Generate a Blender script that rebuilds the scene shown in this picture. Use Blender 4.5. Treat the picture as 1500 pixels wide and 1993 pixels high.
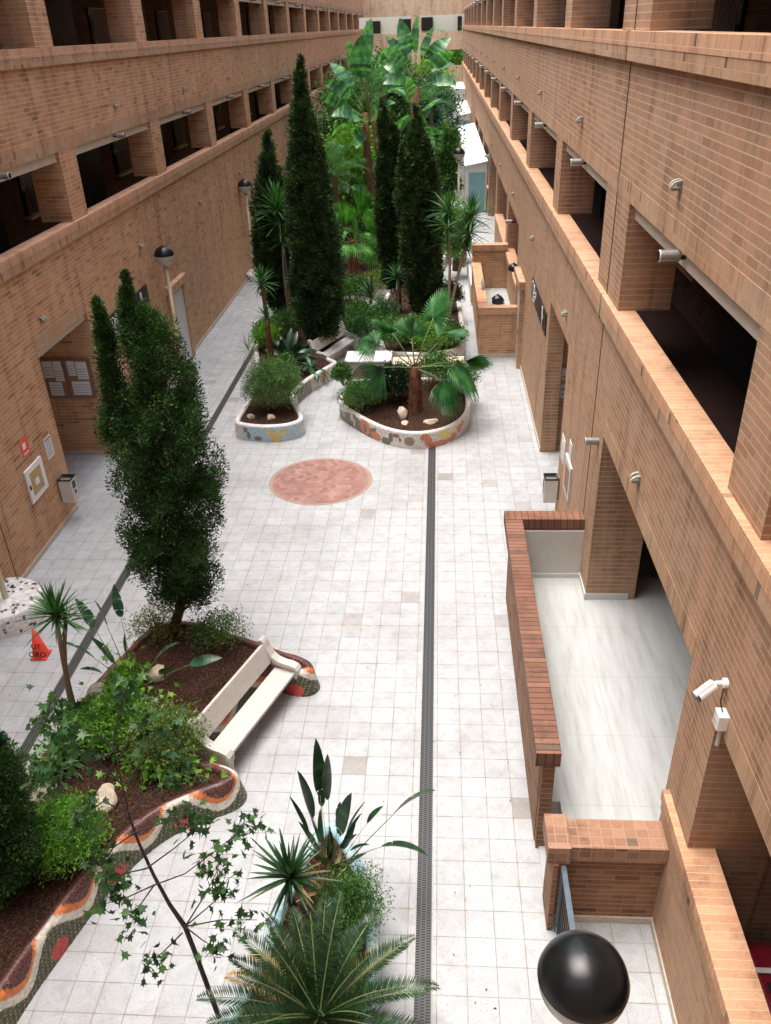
import bpy, math, random
import numpy as np
from mathutils import Vector, Matrix
R_ = math.radians
rng = np.random.default_rng(7)
random.seed(7)
for o in list(bpy.data.objects): bpy.data.objects.remove(o, do_unlink=True)
SC = bpy.context.scene
COL = SC.collection
# ------------------------------------------------------------------ camera
FPX = 1598.05
CX, CY, H = 750.0, 996.5, 10.0
def _d(p): return np.array([p[0]-CX, -(p[1]-CY), -FPX])
_Y = _d((855, 48)); _Y /= np.linalg.norm(_Y)
_Z = -_d((850, 3700)); _Z -= _Y*(_Z@_Y); _Z /= np.linalg.norm(_Z)
_X = np.cross(_Y, _Z)
CR = np.array([_X, _Y, _Z])
cam = bpy.data.cameras.new('camera'); camo = bpy.data.objects.new('camera', cam); COL.objects.link(camo)
cam.sensor_fit = 'HORIZONTAL'; cam.sensor_width = 36.0; cam.lens = FPX/1500*36
cam.clip_end = 2000; cam.clip_start = 0.05
M = Matrix([list(CR[i])+[0.0] for i in range(3)]+[[0, 0, 0, 1]]); M.translation = Vector((0, 0, H))
camo.matrix_world = M
SC.camera = camo
def G(px, py, z=0.0):            # the point of the level z seen in that direction
    r = CR@_d((px, py)); t = (z-H)/r[2]; return np.array([r[0]*t, r[1]*t, z])
def WY(px, py, y):               # the point of the vertical plane y
    r = CR@_d((px, py)); t = y/r[1]; return np.array([r[0]*t, y, H+r[2]*t])
# ------------------------------------------------------------------ world, sun, exposure
SUN_EL, SUN_AZ = 78, 285         # elevation; azimuth the light comes from (clockwise from +Y)
w = bpy.data.worlds.new('World'); SC.world = w; w.use_nodes = True
nt = w.node_tree; nt.nodes.clear()
sky = nt.nodes.new('ShaderNodeTexSky'); sky.sky_type = 'NISHITA'; sky.sun_disc = False
sky.sun_elevation = R_(SUN_EL); sky.sun_rotation = R_(SUN_AZ); sky.air_density = 1.0; sky.dust_density = 6.0; sky.ozone_density = 1.0
hs = nt.nodes.new('ShaderNodeHueSaturation'); hs.inputs['Saturation'].default_value = 0.8
bg = nt.nodes.new('ShaderNodeBackground'); bg.inputs['Strength'].default_value = 0.15
wo = nt.nodes.new('ShaderNodeOutputWorld')
nt.links.new(sky.outputs[0], hs.inputs['Color']); nt.links.new(hs.outputs[0], bg.inputs[0]); nt.links.new(bg.outputs[0], wo.inputs[0])
sl = bpy.data.lights.new('sun', 'SUN'); slo = bpy.data.objects.new('sun', sl); COL.objects.link(slo)
sl.energy = 0.9; sl.angle = R_(50); sl.color = (1, .985, .96)
az, el = R_(SUN_AZ), R_(SUN_EL)
sd = Vector((math.sin(az)*math.cos(el), math.cos(az)*math.cos(el), math.sin(el)))
slo.rotation_euler = sd.to_track_quat('Z', 'Y').to_euler(); slo.location = (0, 20, 40)
SC.view_settings.view_transform = 'Standard'; SC.view_settings.look = 'None'; SC.view_settings.gamma = 1
SC.view_settings.exposure = 1.45
SC.render.engine = 'CYCLES'
SC.cycles.max_bounces = 8; SC.cycles.diffuse_bounces = 4; SC.cycles.transparent_max_bounces = 8
# ------------------------------------------------------------------ node helpers
class NT:
    def __init__(s, name):
        s.m = bpy.data.materials.new(name); s.m.use_nodes = True; s.t = s.m.node_tree
        s.b = s.t.nodes['Principled BSDF']; s.out = s.t.nodes['Material Output']
    def n(s, typ, **kw):
        nd = s.t.nodes.new(typ)
        for k, v in kw.items(): setattr(nd, k, v)
        return nd
    def put(s, sock, v):
        if isinstance(v, bpy.types.NodeSocket): s.t.links.new(v, sock)
        elif v is not None:
            if isinstance(v, (tuple, list)) and len(v) == 3 and len(sock.default_value) == 4: v = (*v, 1)
            sock.default_value = v
    def math(s, op, a, b=None, c=None):
        nd = s.n('ShaderNodeMath', operation=op)
        for i, v in enumerate((a, b, c)):
            if v is not None: s.put(nd.inputs[i], v)
        return nd.outputs[0]
    def mix(s, f, a, b, mode='MIX'):
        nd = s.n('ShaderNodeMix', data_type='RGBA', blend_type=mode)
        s.put(nd.inputs[0], f); s.put(nd.inputs[6], a); s.put(nd.inputs[7], b); return nd.outputs[2]
    def ramp(s, f, stops, interp='LINEAR'):
        nd = s.n('ShaderNodeValToRGB'); nd.color_ramp.interpolation = interp
        e = nd.color_ramp.elements
        while len(e) < len(stops): e.new(0.5)
        for i, (p, c) in enumerate(stops):
            e[i].position = p; e[i].color = (*c, 1) if len(c) == 3 else c
        s.put(nd.inputs[0], f); return nd.outputs[0]
    def noise(s, vec, scale, detail=3, rough=0.55):
        nd = s.n('ShaderNodeTexNoise'); nd.inputs['Scale'].default_value = scale; nd.inputs['Detail'].default_value = detail
        nd.inputs['Roughness'].default_value = rough
        if vec is not None: s.put(nd.inputs['Vector'], vec)
        return nd.outputs[0]
    def comb(s, x, y, z=0.0):
        nd = s.n('ShaderNodeCombineXYZ')
        s.put(nd.inputs[0], x); s.put(nd.inputs[1], y); s.put(nd.inputs[2], z); return nd.outputs[0]
    def pos(s):
        g = s.n('ShaderNodeNewGeometry'); sp = s.n('ShaderNodeSeparateXYZ'); s.put(sp.inputs[0], g.outputs['Position'])
        return g, sp.outputs
    def bump(s, h, strength=0.3, dist=0.01):
        nd = s.n('ShaderNodeBump'); nd.inputs['Strength'].default_value = strength; nd.inputs['Distance'].default_value = dist
        s.put(nd.inputs['Height'], h); s.put(s.b.inputs['Normal'], nd.outputs[0])
    def fin(s, col=None, rough=0.8, spec=None, metal=None):
        if col is not None: s.put(s.b.inputs['Base Color'], col)
        s.put(s.b.inputs['Roughness'], rough)
        if spec is not None: s.b.inputs['Specular IOR Level'].default_value = spec
        if metal is not None: s.b.inputs['Metallic'].default_value = metal
        return s.m
def brick_mat(name, cols, mortar, bw=.31, bh=.094, joint=.011, offset=.5, soldier=False, dark=(.13, .085, .06), darkp=.12, patch=.5, lite=(.5,.36,.27), rough=.85):
    s = NT(name); g, p = s.pos()
    nr = s.n('ShaderNodeSeparateXYZ'); s.put(nr.inputs[0], g.outputs['True Normal'])
    ax = s.math('GREATER_THAN', s.math('ABSOLUTE', nr.outputs[0]), .6)
    azz = s.math('GREATER_THAN', s.math('ABSOLUTE', nr.outputs[2]), .6)
    # run: y on faces across x, x on faces across y, and y on tops; rise: z, on tops x
    hor = s.n('ShaderNodeMix', data_type='FLOAT'); s.put(hor.inputs[0], ax); s.put(hor.inputs[2], p[0]); s.put(hor.inputs[3], p[1])
    if soldier:
        ver = s.n('ShaderNodeMix', data_type='FLOAT'); s.put(ver.inputs[0], azz); s.put(ver.inputs[2], p[2]); s.put(ver.inputs[3], p[0] if soldier == 'xx' else bh*.5)
        hor2 = s.n('ShaderNodeMix', data_type='FLOAT'); s.put(hor2.inputs[0], azz); s.put(hor2.inputs[2], hor.outputs[0]); s.put(hor2.inputs[3], p[1])
        if soldier == 'x':
            s.put(hor2.inputs[3], p[0]); s.put(ver.inputs[3], p[1] if bh < .5 else .3)
        vec = s.comb(hor2.outputs[0], ver.outputs[0])
    else:
        ver = s.n('ShaderNodeMix', data_type='FLOAT'); s.put(ver.inputs[0], azz); s.put(ver.inputs[2], p[2]); s.put(ver.inputs[3], p[1])
        vec = s.comb(hor.outputs[0], ver.outputs[0])
    wob = s.n('ShaderNodeVectorMath', operation='ADD')
    nz = s.n('ShaderNodeTexNoise'); nz.inputs['Scale'].default_value = 6; nz.inputs['Detail'].default_value = 2; s.put(nz.inputs['Vector'], g.outputs['Position'])
    sc = s.n('ShaderNodeVectorMath', operation='SCALE'); s.put(sc.inputs[0], nz.outputs[1]); sc.inputs['Scale'].default_value = .008
    s.put(wob.inputs[0], vec); s.put(wob.inputs[1], sc.outputs[0])
    b = s.n('ShaderNodeTexBrick'); b.offset = offset; b.offset_frequency = 2
    b.inputs['Scale'].default_value = 1; b.inputs['Brick Width'].default_value = bw; b.inputs['Row Height'].default_value = bh
    b.inputs['Mortar Size'].default_value = joint*(.5 if soldier else .34); b.inputs['Mortar Smooth'].default_value = .25; b.inputs['Bias'].default_value = 0
    b.inputs['Color1'].default_value = (0, 0, 0, 1); b.inputs['Color2'].default_value = (1, 1, 1, 1); b.inputs['Mortar'].default_value = (.5, .5, .5, 1)
    s.put(b.inputs['Vector'], wob.outputs[0])
    n = len(cols); stops = [(0, dark)]+[(darkp+(1-darkp)*i/n, c) for i, c in enumerate(cols)]
    bc = s.ramp(b.outputs['Color'], stops, 'LINEAR')
    big = s.noise(g.outputs['Position'], .55, 4, .6)
    fine = s.noise(g.outputs['Position'], 45, 3, .6)
    bc = s.mix(s.math('MULTIPLY', s.ramp(big, [(.42, (0, 0, 0)), (.7, (1, 1, 1))]), patch), bc, lite)
    stretch = s.n('ShaderNodeMapping'); stretch.inputs['Scale'].default_value = (2.2, 2.2, .35); s.put(stretch.inputs[0], g.outputs['Position'])
    st = s.noise(stretch.outputs[0], 1.0, 5, .65)
    bc = s.mix(1.0, bc, s.ramp(st, [(.30, (.62, .59, .56)), (.47, (1, 1, 1)), (.75, (1.10, 1.09, 1.07))]), 'MULTIPLY')
    vs_ = s.n('ShaderNodeMapping'); vs_.inputs['Scale'].default_value = (5, 5, .22); s.put(vs_.inputs[0], g.outputs['Position'])
    bc = s.mix(1.0, bc, s.ramp(s.noise(vs_.outputs[0], 1.3, 4, .7), [(.28, (.74, .72, .70)), (.45, (1, 1, 1)), (.8, (1.06, 1.05, 1.04))]), 'MULTIPLY')
    bc = s.mix(1.0, bc, s.ramp(fine, [(.3, (.86, .86, .86)), (.7, (1.1, 1.1, 1.1))]), 'MULTIPLY')
    if soldier: col = s.mix(b.outputs['Fac'], bc, mortar); mk = b.outputs['Fac']
    else:
        col = s.mix(s.math('MULTIPLY', b.outputs['Fac'], .7), bc, mortar)
        sw = s.n('ShaderNodeSeparateXYZ'); s.put(sw.inputs[0], wob.outputs[0])
        fz = s.math('FRACT', s.math('DIVIDE', sw.outputs[1], bh)); ez = s.math('MINIMUM', fz, s.math('SUBTRACT', 1.0, fz))
        row = s.math('LESS_THAN', ez, joint*.58/bh); mk = s.math('MAXIMUM', row, b.outputs['Fac'])
        col = s.mix(row, col, mortar)
    h = s.math('ADD', s.math('MULTIPLY', mk, -1.0), s.math('MULTIPLY', fine, .25))
    s.bump(h, .55, .006)
    return s.fin(col, rough, .3)
def plain(name, col, rough=.6, var=.12, scale=8, spec=.4, metal=None, bumpd=None):
    s = NT(name); g, p = s.pos(); f = s.noise(g.outputs['Position'], scale, 5, .6)
    c2 = tuple(min(1, x*(1+var)) for x in col); c1 = tuple(x*(1-var) for x in col)
    c = s.ramp(f, [(.3, c1), (.7, c2)])
    if bumpd: s.bump(s.noise(g.outputs['Position'], scale*4, 4), .5, bumpd)
    return s.fin(c, rough, spec, metal)
def leafmat(name, cols, rough=.45, trans=.25, spec=.4, patch=None):
    s = NT(name); g = s.n('ShaderNodeNewGeometry')
    n = len(cols); c = s.ramp(g.outputs['Random Per Island'], [(i/max(1, n-1), c) for i, c in enumerate(cols)])
    f = s.noise(g.outputs['Position'], 4.0, 3)
    c = s.mix(1.0, c, s.ramp(f, [(.32, (.5, .52, .5)), (.5, (1, 1, 1)), (.68, (1.6, 1.5, 1.35))]), 'MULTIPLY')  # lit and dark leaf clumps painted into the colour by noise
    s.fin(c, rough, spec)
    tr = s.n('ShaderNodeBsdfTranslucent'); tc = s.mix(1.0, c, (1.25, 1.5, .6), 'MULTIPLY'); s.put(tr.inputs[0], tc)
    ms = s.n('ShaderNodeMixShader'); ms.inputs[0].default_value = trans
    s.t.links.new(s.b.outputs[0], ms.inputs[1]); s.t.links.new(tr.outputs[0], ms.inputs[2]); s.t.links.new(ms.outputs[0], s.out.inputs[0])
    return s.m
# ------------------------------------------------------------------ materials
MT = {}
WC = [(.39, .195, .098), (.455, .24, .124), (.505, .28, .152), (.54, .31, .176), (.455, .26, .137)]
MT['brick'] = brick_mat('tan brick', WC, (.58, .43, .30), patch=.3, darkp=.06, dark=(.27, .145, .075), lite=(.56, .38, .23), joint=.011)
MT['brick_R'] = brick_mat('weathered shade-darkened tan brick', [(.32, .170, .096), (.37, .203, .118), (.40, .227, .135), (.43, .252, .153), (.36, .213, .125)], (.50, .385, .275), patch=.4, darkp=.025, dark=(.29, .165, .09), lite=(.40, .30, .21), joint=.011)  # greyer tan, with the right wall's shade also painted into it
MT['soldier'] = brick_mat('soldier course brick', [(.35, .20, .112), (.40, .235, .135), (.44, .27, .162), (.41, .245, .145)], (.46, .32, .20), bw=.094, bh=.29, offset=0, soldier=True, joint=.009, darkp=.05, lite=(.46, .36, .26))
MT['coping'] = brick_mat('coping brick', [(.48, .255, .145), (.53, .29, .17), (.56, .325, .197), (.50, .27, .155)], (.66, .48, .33), bw=.094, bh=.18, offset=0, soldier=True, joint=.007, darkp=.03, patch=.2, lite=(.6, .42, .3))
MT['coping_red'] = brick_mat('red coping brick', [(.17, .082, .05), (.21, .10, .062), (.25, .125, .08), (.185, .088, .055)], (.05, .032, .025), bw=.105, bh=.6, offset=0, soldier=True, joint=.019, darkp=.1, patch=.15, lite=(.42, .2, .13), rough=.6)
MT['coping_redx'] = brick_mat('red coping brick across', [(.26, .135, .078), (.31, .165, .10), (.37, .21, .135), (.28, .145, .085)], (.36, .25, .18), bw=.14, bh=.125, offset=0, soldier='x', joint=.012, darkp=.1, patch=.25, lite=(.48, .28, .18), rough=.6)
MT['brick_red'] = brick_mat('brown red brick', [(.19, .095, .055), (.235, .12, .068), (.28, .15, .088), (.22, .11, .062)], (.38, .25, .165), patch=.2, darkp=.15, dark=(.10, .055, .035), lite=(.36, .2, .12))
MT['brick_gal_shade'] = brick_mat('shade-darkened gallery brick', [(.08, .04, .025), (.10, .052, .032), (.12, .062, .038)], (.13, .085, .06), patch=.1, darkp=.2, dark=(.06, .035, .025), lite=(.2, .12, .08))  # same brick as outside, gallery and recess shade put into its colour
MT['brick_far'] = brick_mat('pale yellow brick lightened against shade', [(.74, .55, .36), (.78, .60, .40), (.80, .64, .45)], (.76, .62, .45), patch=.2, darkp=.03, dark=(.5, .34, .2), lite=(.78, .6, .4))  # far block painted paler to offset the shade of the narrow court
MT['render'] = plain('beige render', (.52, .46, .37), .85, .08, 3)
MT['white_render'] = plain('white render', (.56, .54, .50), .85, .06, 3)
MT['skirting'] = plain('terrazzo skirting', (.50, .44, .37), .6, .15, 20)
MT['skirt_white'] = plain('white skirting', (.62, .62, .60), .4, .04, 5)
MT['white_paint'] = plain('white paint', (.74, .75, .74), .5, .04, 3)
MT['stone_white'] = plain('cast white stone', (.56, .54, .50), .7, .08, 5, bumpd=.002)
MT['black'] = plain('black paint', (.012, .012, .013), .35, .1, 5)
MT['dark'] = plain('dark metal door', (.010, .008, .007), .5, .2, 4)
MT['shade_floor'] = plain('shade-darkened brown gallery floor', (.05, .026, .02), .5, .15, 3)  # floor colour darkened to stand in for the galleries' deep shade
MT['grille'] = plain('grey grille bars', (.34, .31, .29), .5, .1, 10)
MT['glassy'] = plain('dark glass', (.02, .02, .022), .1, .1, 5)
MT['metal'] = plain('grey metal', (.30, .30, .275), .35, .12, 15, metal=.6)
MT['lampshell'] = plain('grey green shell', (.33, .34, .28), .5, .12, 15)
MT['alu'] = plain('pale grey metal', (.55, .56, .55), .4, .05, 8)
MT['cream'] = plain('cream post paint', (.66, .60, .40), .45, .06, 6)
MT['bluegrey'] = plain('blue grey paint', (.10, .14, .17), .4, .15, 8)
MT['red'] = plain('orange red plastic', (.80, .07, .035), .5, .08, 6)
MT['carred'] = plain('dark red car paint', (.16, .008, .018), .3, .08, 6)
MT['edging'] = plain('pale concrete edging', (.40, .40, .385), .7, .2, 20)
MT['papers'] = plain('paper', (.72, .74, .76), .7, .05, 20)
MT['ink'] = plain('grey print', (.22, .24, .27), .7, .1, 20)
MT['cork'] = plain('brown cork', (.30, .17, .11), .9, .15, 40)
MT['gold'] = plain('ochre panel', (.42, .30, .12), .45, .15, 6)
MT['rock'] = plain('pale limestone', (.55, .47, .36), .9, .28, 12, bumpd=.02)
MT['rockgrey'] = plain('pitted grey limestone', (.30, .29, .22), .9, .35, 16, bumpd=.03)
MT['bag'] = plain('black bag plastic', (.012, .013, .02), .3, .3, 9)
MT['bark'] = plain('brown bark', (.12, .075, .05), .9, .4, 25, bumpd=.02)
MT['barkpale'] = plain('pale smooth bark', (.30, .22, .16), .8, .3, 25, bumpd=.01)
MT['barkdark'] = plain('dark stem bark', (.045, .035, .03), .8, .3, 25)
MT['barkred'] = plain('shaggy reddish bark', (.20, .09, .05), .95, .45, 30, bumpd=.04)
MT['bluewin'] = plain('blue grey translucent glazing', (.22, .42, .47), .3, .05, 3)
MT['opal'] = plain('smoked clear globe', (.42, .41, .34), .25, .1, 5)
MT['galwall_shade'] = plain('shade-darkened gallery plaster', (.16, .085, .055), .9, .2, 2)  # shade under the ceilings painted in as a darker base colour
# soil
s = NT('brown soil'); g, p = s.pos(); f = s.noise(g.outputs['Position'], 22, 6, .7); v = s.n('ShaderNodeTexVoronoi'); v.inputs['Scale'].default_value = 30; s.put(v.inputs[0], g.outputs['Position'])
c = s.ramp(f, [(.34, (.018, .010, .007)), (.52, (.060, .028, .018)), (.70, (.15, .075, .048))])
c = s.mix(s.math('LESS_THAN', v.outputs['Distance'], .17), c, (.30, .21, .15)); s.bump(s.math('ADD', f, v.outputs['Distance']), 1.0, .04); MT['soil'] = s.fin(c, .95, .2)
# marble of the terrace
s = NT('pale streaked marble'); g, p = s.pos(); mp = s.n('ShaderNodeMapping'); mp.inputs['Scale'].default_value = (5, .55, 1); mp.inputs['Rotation'].default_value = (0, 0, .12); s.put(mp.inputs[0], g.outputs['Position'])
f = s.noise(mp.outputs[0], 1.6, 7, .68); c = s.ramp(f, [(.30, (.36, .365, .345)), (.45, (.44, .46, .45)), (.6, (.49, .515, .51)), (.8, (.44, .46, .45))])
b = s.n('ShaderNodeTexBrick'); b.offset = 0; b.inputs['Scale'].default_value = 1; b.inputs['Brick Width'].default_value = 1.3; b.inputs['Row Height'].default_value = 1.3; b.inputs['Mortar Size'].default_value = .004; s.put(b.inputs['Vector'], g.outputs['Position'])
c = s.mix(s.math('MULTIPLY', b.outputs['Fac'], .6), c, (.28, .27, .25)); MT['marble'] = s.fin(c, .32, .5)
# floor tiles of the court
def court_mat():
    s = NT('terrazzo court tiles'); g, p = s.pos(); T = .37; ox, oy = -.76-.37*3, 10.34
    u = s.math('DIVIDE', s.math('SUBTRACT', p[0], ox), T); v = s.math('DIVIDE', s.math('SUBTRACT', p[1], oy), T)
    fu = s.math('FRACT', u); fv = s.math('FRACT', v); iu = s.math('FLOOR', u); iv = s.math('FLOOR', v)
    eu = s.math('MINIMUM', fu, s.math('SUBTRACT', 1.0, fu)); ev = s.math('MINIMUM', fv, s.math('SUBTRACT', 1.0, fv))
    e = s.math('MINIMUM', eu, ev)
    jn = s.noise(g.outputs['Position'], 3.0, 3)
    wid = s.math('MULTIPLY_ADD', jn, .026, .003)
    grout = s.math('LESS_THAN', e, wid)
    wn = s.n('ShaderNodeTexWhiteNoise', noise_dimensions='2D'); s.put(wn.inputs['Vector'], s.comb(iu, iv))
    base = s.ramp(wn.outputs['Value'], [(0, (.30, .295, .28)), (.008, (.36, .36, .35)), (.02, (.41, .435, .445)), (.6, (.43, .46, .475)), (1, (.465, .495, .515))])
    cloud = s.noise(g.outputs['Position'], 4.5, 5, .65)
    base = s.mix(1.0, base, s.ramp(cloud, [(.30, (.84, .83, .82)), (.52, (1, 1, 1)), (.75, (1.05, 1.05, 1.06))]), 'MULTIPLY')
    vo = s.n('ShaderNodeTexVoronoi'); vo.inputs['Scale'].default_value = 26; s.put(vo.inputs['Vector'], g.outputs['Position'])
    vo2 = s.n('ShaderNodeTexVoronoi'); vo2.inputs['Scale'].default_value = 60; s.put(vo2.inputs['Vector'], g.outputs['Position'])
    sel = s.math('GREATER_THAN', s.n('ShaderNodeSeparateColor').outputs[0], .0)
    sp1 = s.math('LESS_THAN', vo.outputs['Distance'], .17); sp2 = s.math('LESS_THAN', vo2.outputs['Distance'], .26)
    base = s.mix(s.math('MULTIPLY', sp1, .6), base, (.17, .18, .20)); base = s.mix(s.math('MULTIPLY', sp2, .34), base, (.28, .25, .24))
    # stamped ring of each group of four tiles and its rosette
    hu = s.math('SUBTRACT', s.math('FRACT', s.math('MULTIPLY', u, .5)), .5); hv = s.math('SUBTRACT', s.math('FRACT', s.math('MULTIPLY', v, .5)), .5)
    rr = s.math('SQRT', s.math('ADD', s.math('MULTIPLY', hu, hu), s.math('MULTIPLY', hv, hv)))
    ring = s.math('LESS_THAN', s.math('ABSOLUTE', s.math('SUBTRACT', rr, .43)), .012)
    base = s.mix(s.math('MULTIPLY', ring, .07), base, (.80, .78, .76))
    outr = s.math('GREATER_THAN', rr, .46); vo3 = s.noise(g.outputs['Position'], 38, 3)
    base = s.mix(s.math('MULTIPLY', s.math('MULTIPLY', outr, s.math('GREATER_THAN', vo3, .52)), .22), base, (.37, .28, .25))
    cu = s.math('ABSOLUTE', s.math('SUBTRACT', .5, s.math('ABSOLUTE', hu))); cv = s.math('ABSOLUTE', s.math('SUBTRACT', .5, s.math('ABSOLUTE', hv)))
    star = s.math('LESS_THAN', s.math('ADD', cu, cv), .042)
    base = s.mix(s.math('MULTIPLY', star, .5), base, (.40, .18, .14))
    stain = s.noise(g.outputs['Position'], .45, 5, .6)
    base = s.mix(1.0, base, s.ramp(stain, [(.32, (.84, .82, .80)), (.52, (1, 1, 1))]), 'MULTIPLY')
    gc = s.ramp(jn, [(.3, (.30, .29, .275)), (.7, (.15, .145, .135))])
    c = s.mix(s.math('MULTIPLY', grout, .8), base, gc)
    s.bump(s.math('MULTIPLY', grout, -1.0), .3, .003)
    ro = s.ramp(cloud, [(.3, (.55, .55, .55)), (.7, (.34, .34, .34))])
    return s.fin(c, ro, .45)
MT['court'] = court_mat()
s = NT('pink paver'); g, p = s.pos(); b = s.n('ShaderNodeTexBrick'); b.inputs['Scale'].default_value = 1; b.inputs['Brick Width'].default_value = .13; b.inputs['Row Height'].default_value = .13; b.inputs['Mortar Size'].default_value = .005
b.inputs['Color1'].default_value = (.22, .10, .08, 1); b.inputs['Color2'].default_value = (.34, .19, .16, 1); b.inputs['Mortar'].default_value = (.22, .15, .13, 1); s.put(b.inputs['Vector'], g.outputs['Position'])
f = s.noise(g.outputs['Position'], 2.5, 5); c = s.mix(1.0, b.outputs[0], s.ramp(f, [(.3, (.9, .9, .9)), (.7, (1.25, 1.25, 1.25))]), 'MULTIPLY'); MT['paver'] = s.fin(c, .6)
MT['paver_ring'] = plain('ochre ring pavers', (.34, .25, .19), .7, .15, 12)
# drain grating: slots across
s = NT('slotted grey grating'); g, p = s.pos()
def fr(a, m): return s.math('FRACT', s.math('MULTIPLY', a, m))
xx = s.math('FRACT', s.math('MULTIPLY', s.math('ADD', p[0], 100.28), 1/.066)); yi = s.math('FLOOR', s.math('MULTIPLY', s.math('ADD', p[0], 100.28), 1/.066))
yy = s.math('FRACT', s.math('ADD', s.math('MULTIPLY', p[1], 1/.035), s.math('MULTIPLY', yi, .5)))
sl1 = s.math('MULTIPLY', s.math('LESS_THAN', s.math('ABSOLUTE', s.math('SUBTRACT', xx, .5)), .38), s.math('LESS_THAN', s.math('ABSOLUTE', s.math('SUBTRACT', yy, .5)), .24))
c = s.mix(sl1, (.075, .08, .085), (.004, .004, .005)); s.bump(s.math('MULTIPLY', sl1, -1.0), 1, .01); MT['grate'] = s.fin(c, .5, .5)
# painted mosaic: colour painted on the mesh, cut into tesserae
def mosaic_mat(name, scale, grout, gw=.05):
    s = NT(name); g, p = s.pos(); a = s.n('ShaderNodeVertexColor'); a.layer_name = 'paint'
    v = s.n('ShaderNodeTexVoronoi', feature='DISTANCE_TO_EDGE'); v.inputs['Scale'].default_value = scale; s.put(v.inputs['Vector'], g.outputs['Position'])
    v2 = s.n('ShaderNodeTexVoronoi'); v2.inputs['Scale'].default_value = scale; s.put(v2.inputs['Vector'], g.outputs['Position'])
    sv = s.n('ShaderNodeSeparateColor'); s.put(sv.inputs[0], v2.outputs['Color'])
    c = s.mix(1.0, a.outputs[0], s.ramp(sv.outputs[0], [(0, (.78, .78, .78)), (1, (1.15, 1.15, 1.15))]), 'MULTIPLY')
    ed = s.math('LESS_THAN', v.outputs['Distance'], gw)
    c = s.mix(s.math('MULTIPLY', ed, .55), c, grout); s.bump(s.math('MULTIPLY', ed, -1.0), .4, .004)
    return s.fin(c, .38, .5)
MT['mosaic'] = mosaic_mat('broken tile mosaic', 26, (.50, .46, .42))
MT['mosaic_fine'] = mosaic_mat('fine white tile mosaic', 30, (.50, .46, .44), .045)
MT['lf_cyp'] = leafmat('dark cypress foliage', [(.055, .040, .018), (.016, .050, .018), (.024, .080, .022), (.034, .105, .028), (.050, .135, .034), (.085, .18, .045)], .6, .2, .3)
MT['lf_cyp_dark'] = leafmat('deep green cypress foliage', [(.060, .045, .022), (.014, .038, .014), (.022, .060, .019), (.032, .082, .025), (.045, .105, .03), (.075, .14, .042)], .6, .2, .3)
MT['lf_yuc'] = leafmat('yucca leaves', [(.018, .075, .022), (.035, .13, .035), (.07, .19, .05), (.025, .09, .03)], .4, .2)
MT['lf_yuc_d'] = leafmat('dark yucca leaves', [(.010, .045, .020), (.02, .075, .03), (.035, .10, .035), (.22, .17, .08)], .4, .15)
MT['lf_strel'] = leafmat('blue green paddle leaves', [(.015, .065, .038), (.03, .11, .06), (.05, .15, .075)], .35, .2, .5)
MT['lf_strel_d'] = leafmat('dark paddle leaves', [(.008, .035, .015), (.015, .055, .022), (.028, .085, .035)], .3, .15, .5)
MT['lf_ban'] = leafmat('banana leaves', [(.03, .11, .06), (.05, .18, .09), (.08, .26, .11), (.15, .42, .08), (.12, .30, .20)], .28, .4, .8)
MT['lf_bright'] = leafmat('fresh green leaves', [(.08, .23, .03), (.13, .31, .04), (.19, .37, .06), (.08, .21, .035)], .45, .35)
MT['lf_ball'] = leafmat('fine grey green leaves', [(.05, .12, .035), (.09, .19, .05), (.13, .25, .07), (.04, .10, .03)], .5, .25)
MT['lf_mid'] = leafmat('mid green leaves', [(.035, .11, .025), (.06, .165, .035), (.10, .22, .05)], .45, .25)
MT['lf_dark'] = leafmat('dark glossy leaves', [(.005, .022, .008), (.010, .040, .014), (.03, .075, .03)], .3, .1, .6)
MT['lf_olive'] = leafmat('olive fine leaves', [(.10, .16, .035), (.16, .24, .05), (.21, .29, .08), (.08, .15, .03)], .5, .25)
MT['lf_ivy'] = leafmat('dark lobed leaves', [(.016, .060, .024), (.035, .10, .035), (.075, .17, .05), (.06, .14, .06)], .4, .35)
MT['lf_fan'] = leafmat('fan palm leaves', [(.025, .12, .035), (.045, .17, .05), (.07, .22, .07)], .4, .3)
MT['lf_fan_b'] = leafmat('bright palm leaves', [(.05, .20, .03), (.09, .30, .04), (.13, .36, .06)], .4, .45)
MT['lf_cycad'] = leafmat('cycad leaflets', [(.010, .036, .018), (.017, .055, .024), (.027, .074, .026), (.055, .088, .026)], .35, .12, .5)
MT['lf_dry'] = leafmat('dry straw leaflets', [(.40, .29, .12), (.30, .20, .08), (.5, .38, .18)], .7, .2)
MT['lf_litter'] = leafmat('dry leaf litter', [(.10, .06, .03), (.2, .13, .05), (.05, .06, .02)], .8, .1)
MT['lf_yellow'] = leafmat('yellowed leaf', [(.55, .28, .03), (.6, .36, .05)], .6, .3)
MT['stemgreen'] = plain('green leaf stalk', (.16, .22, .08), .5, .15, 10)
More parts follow.
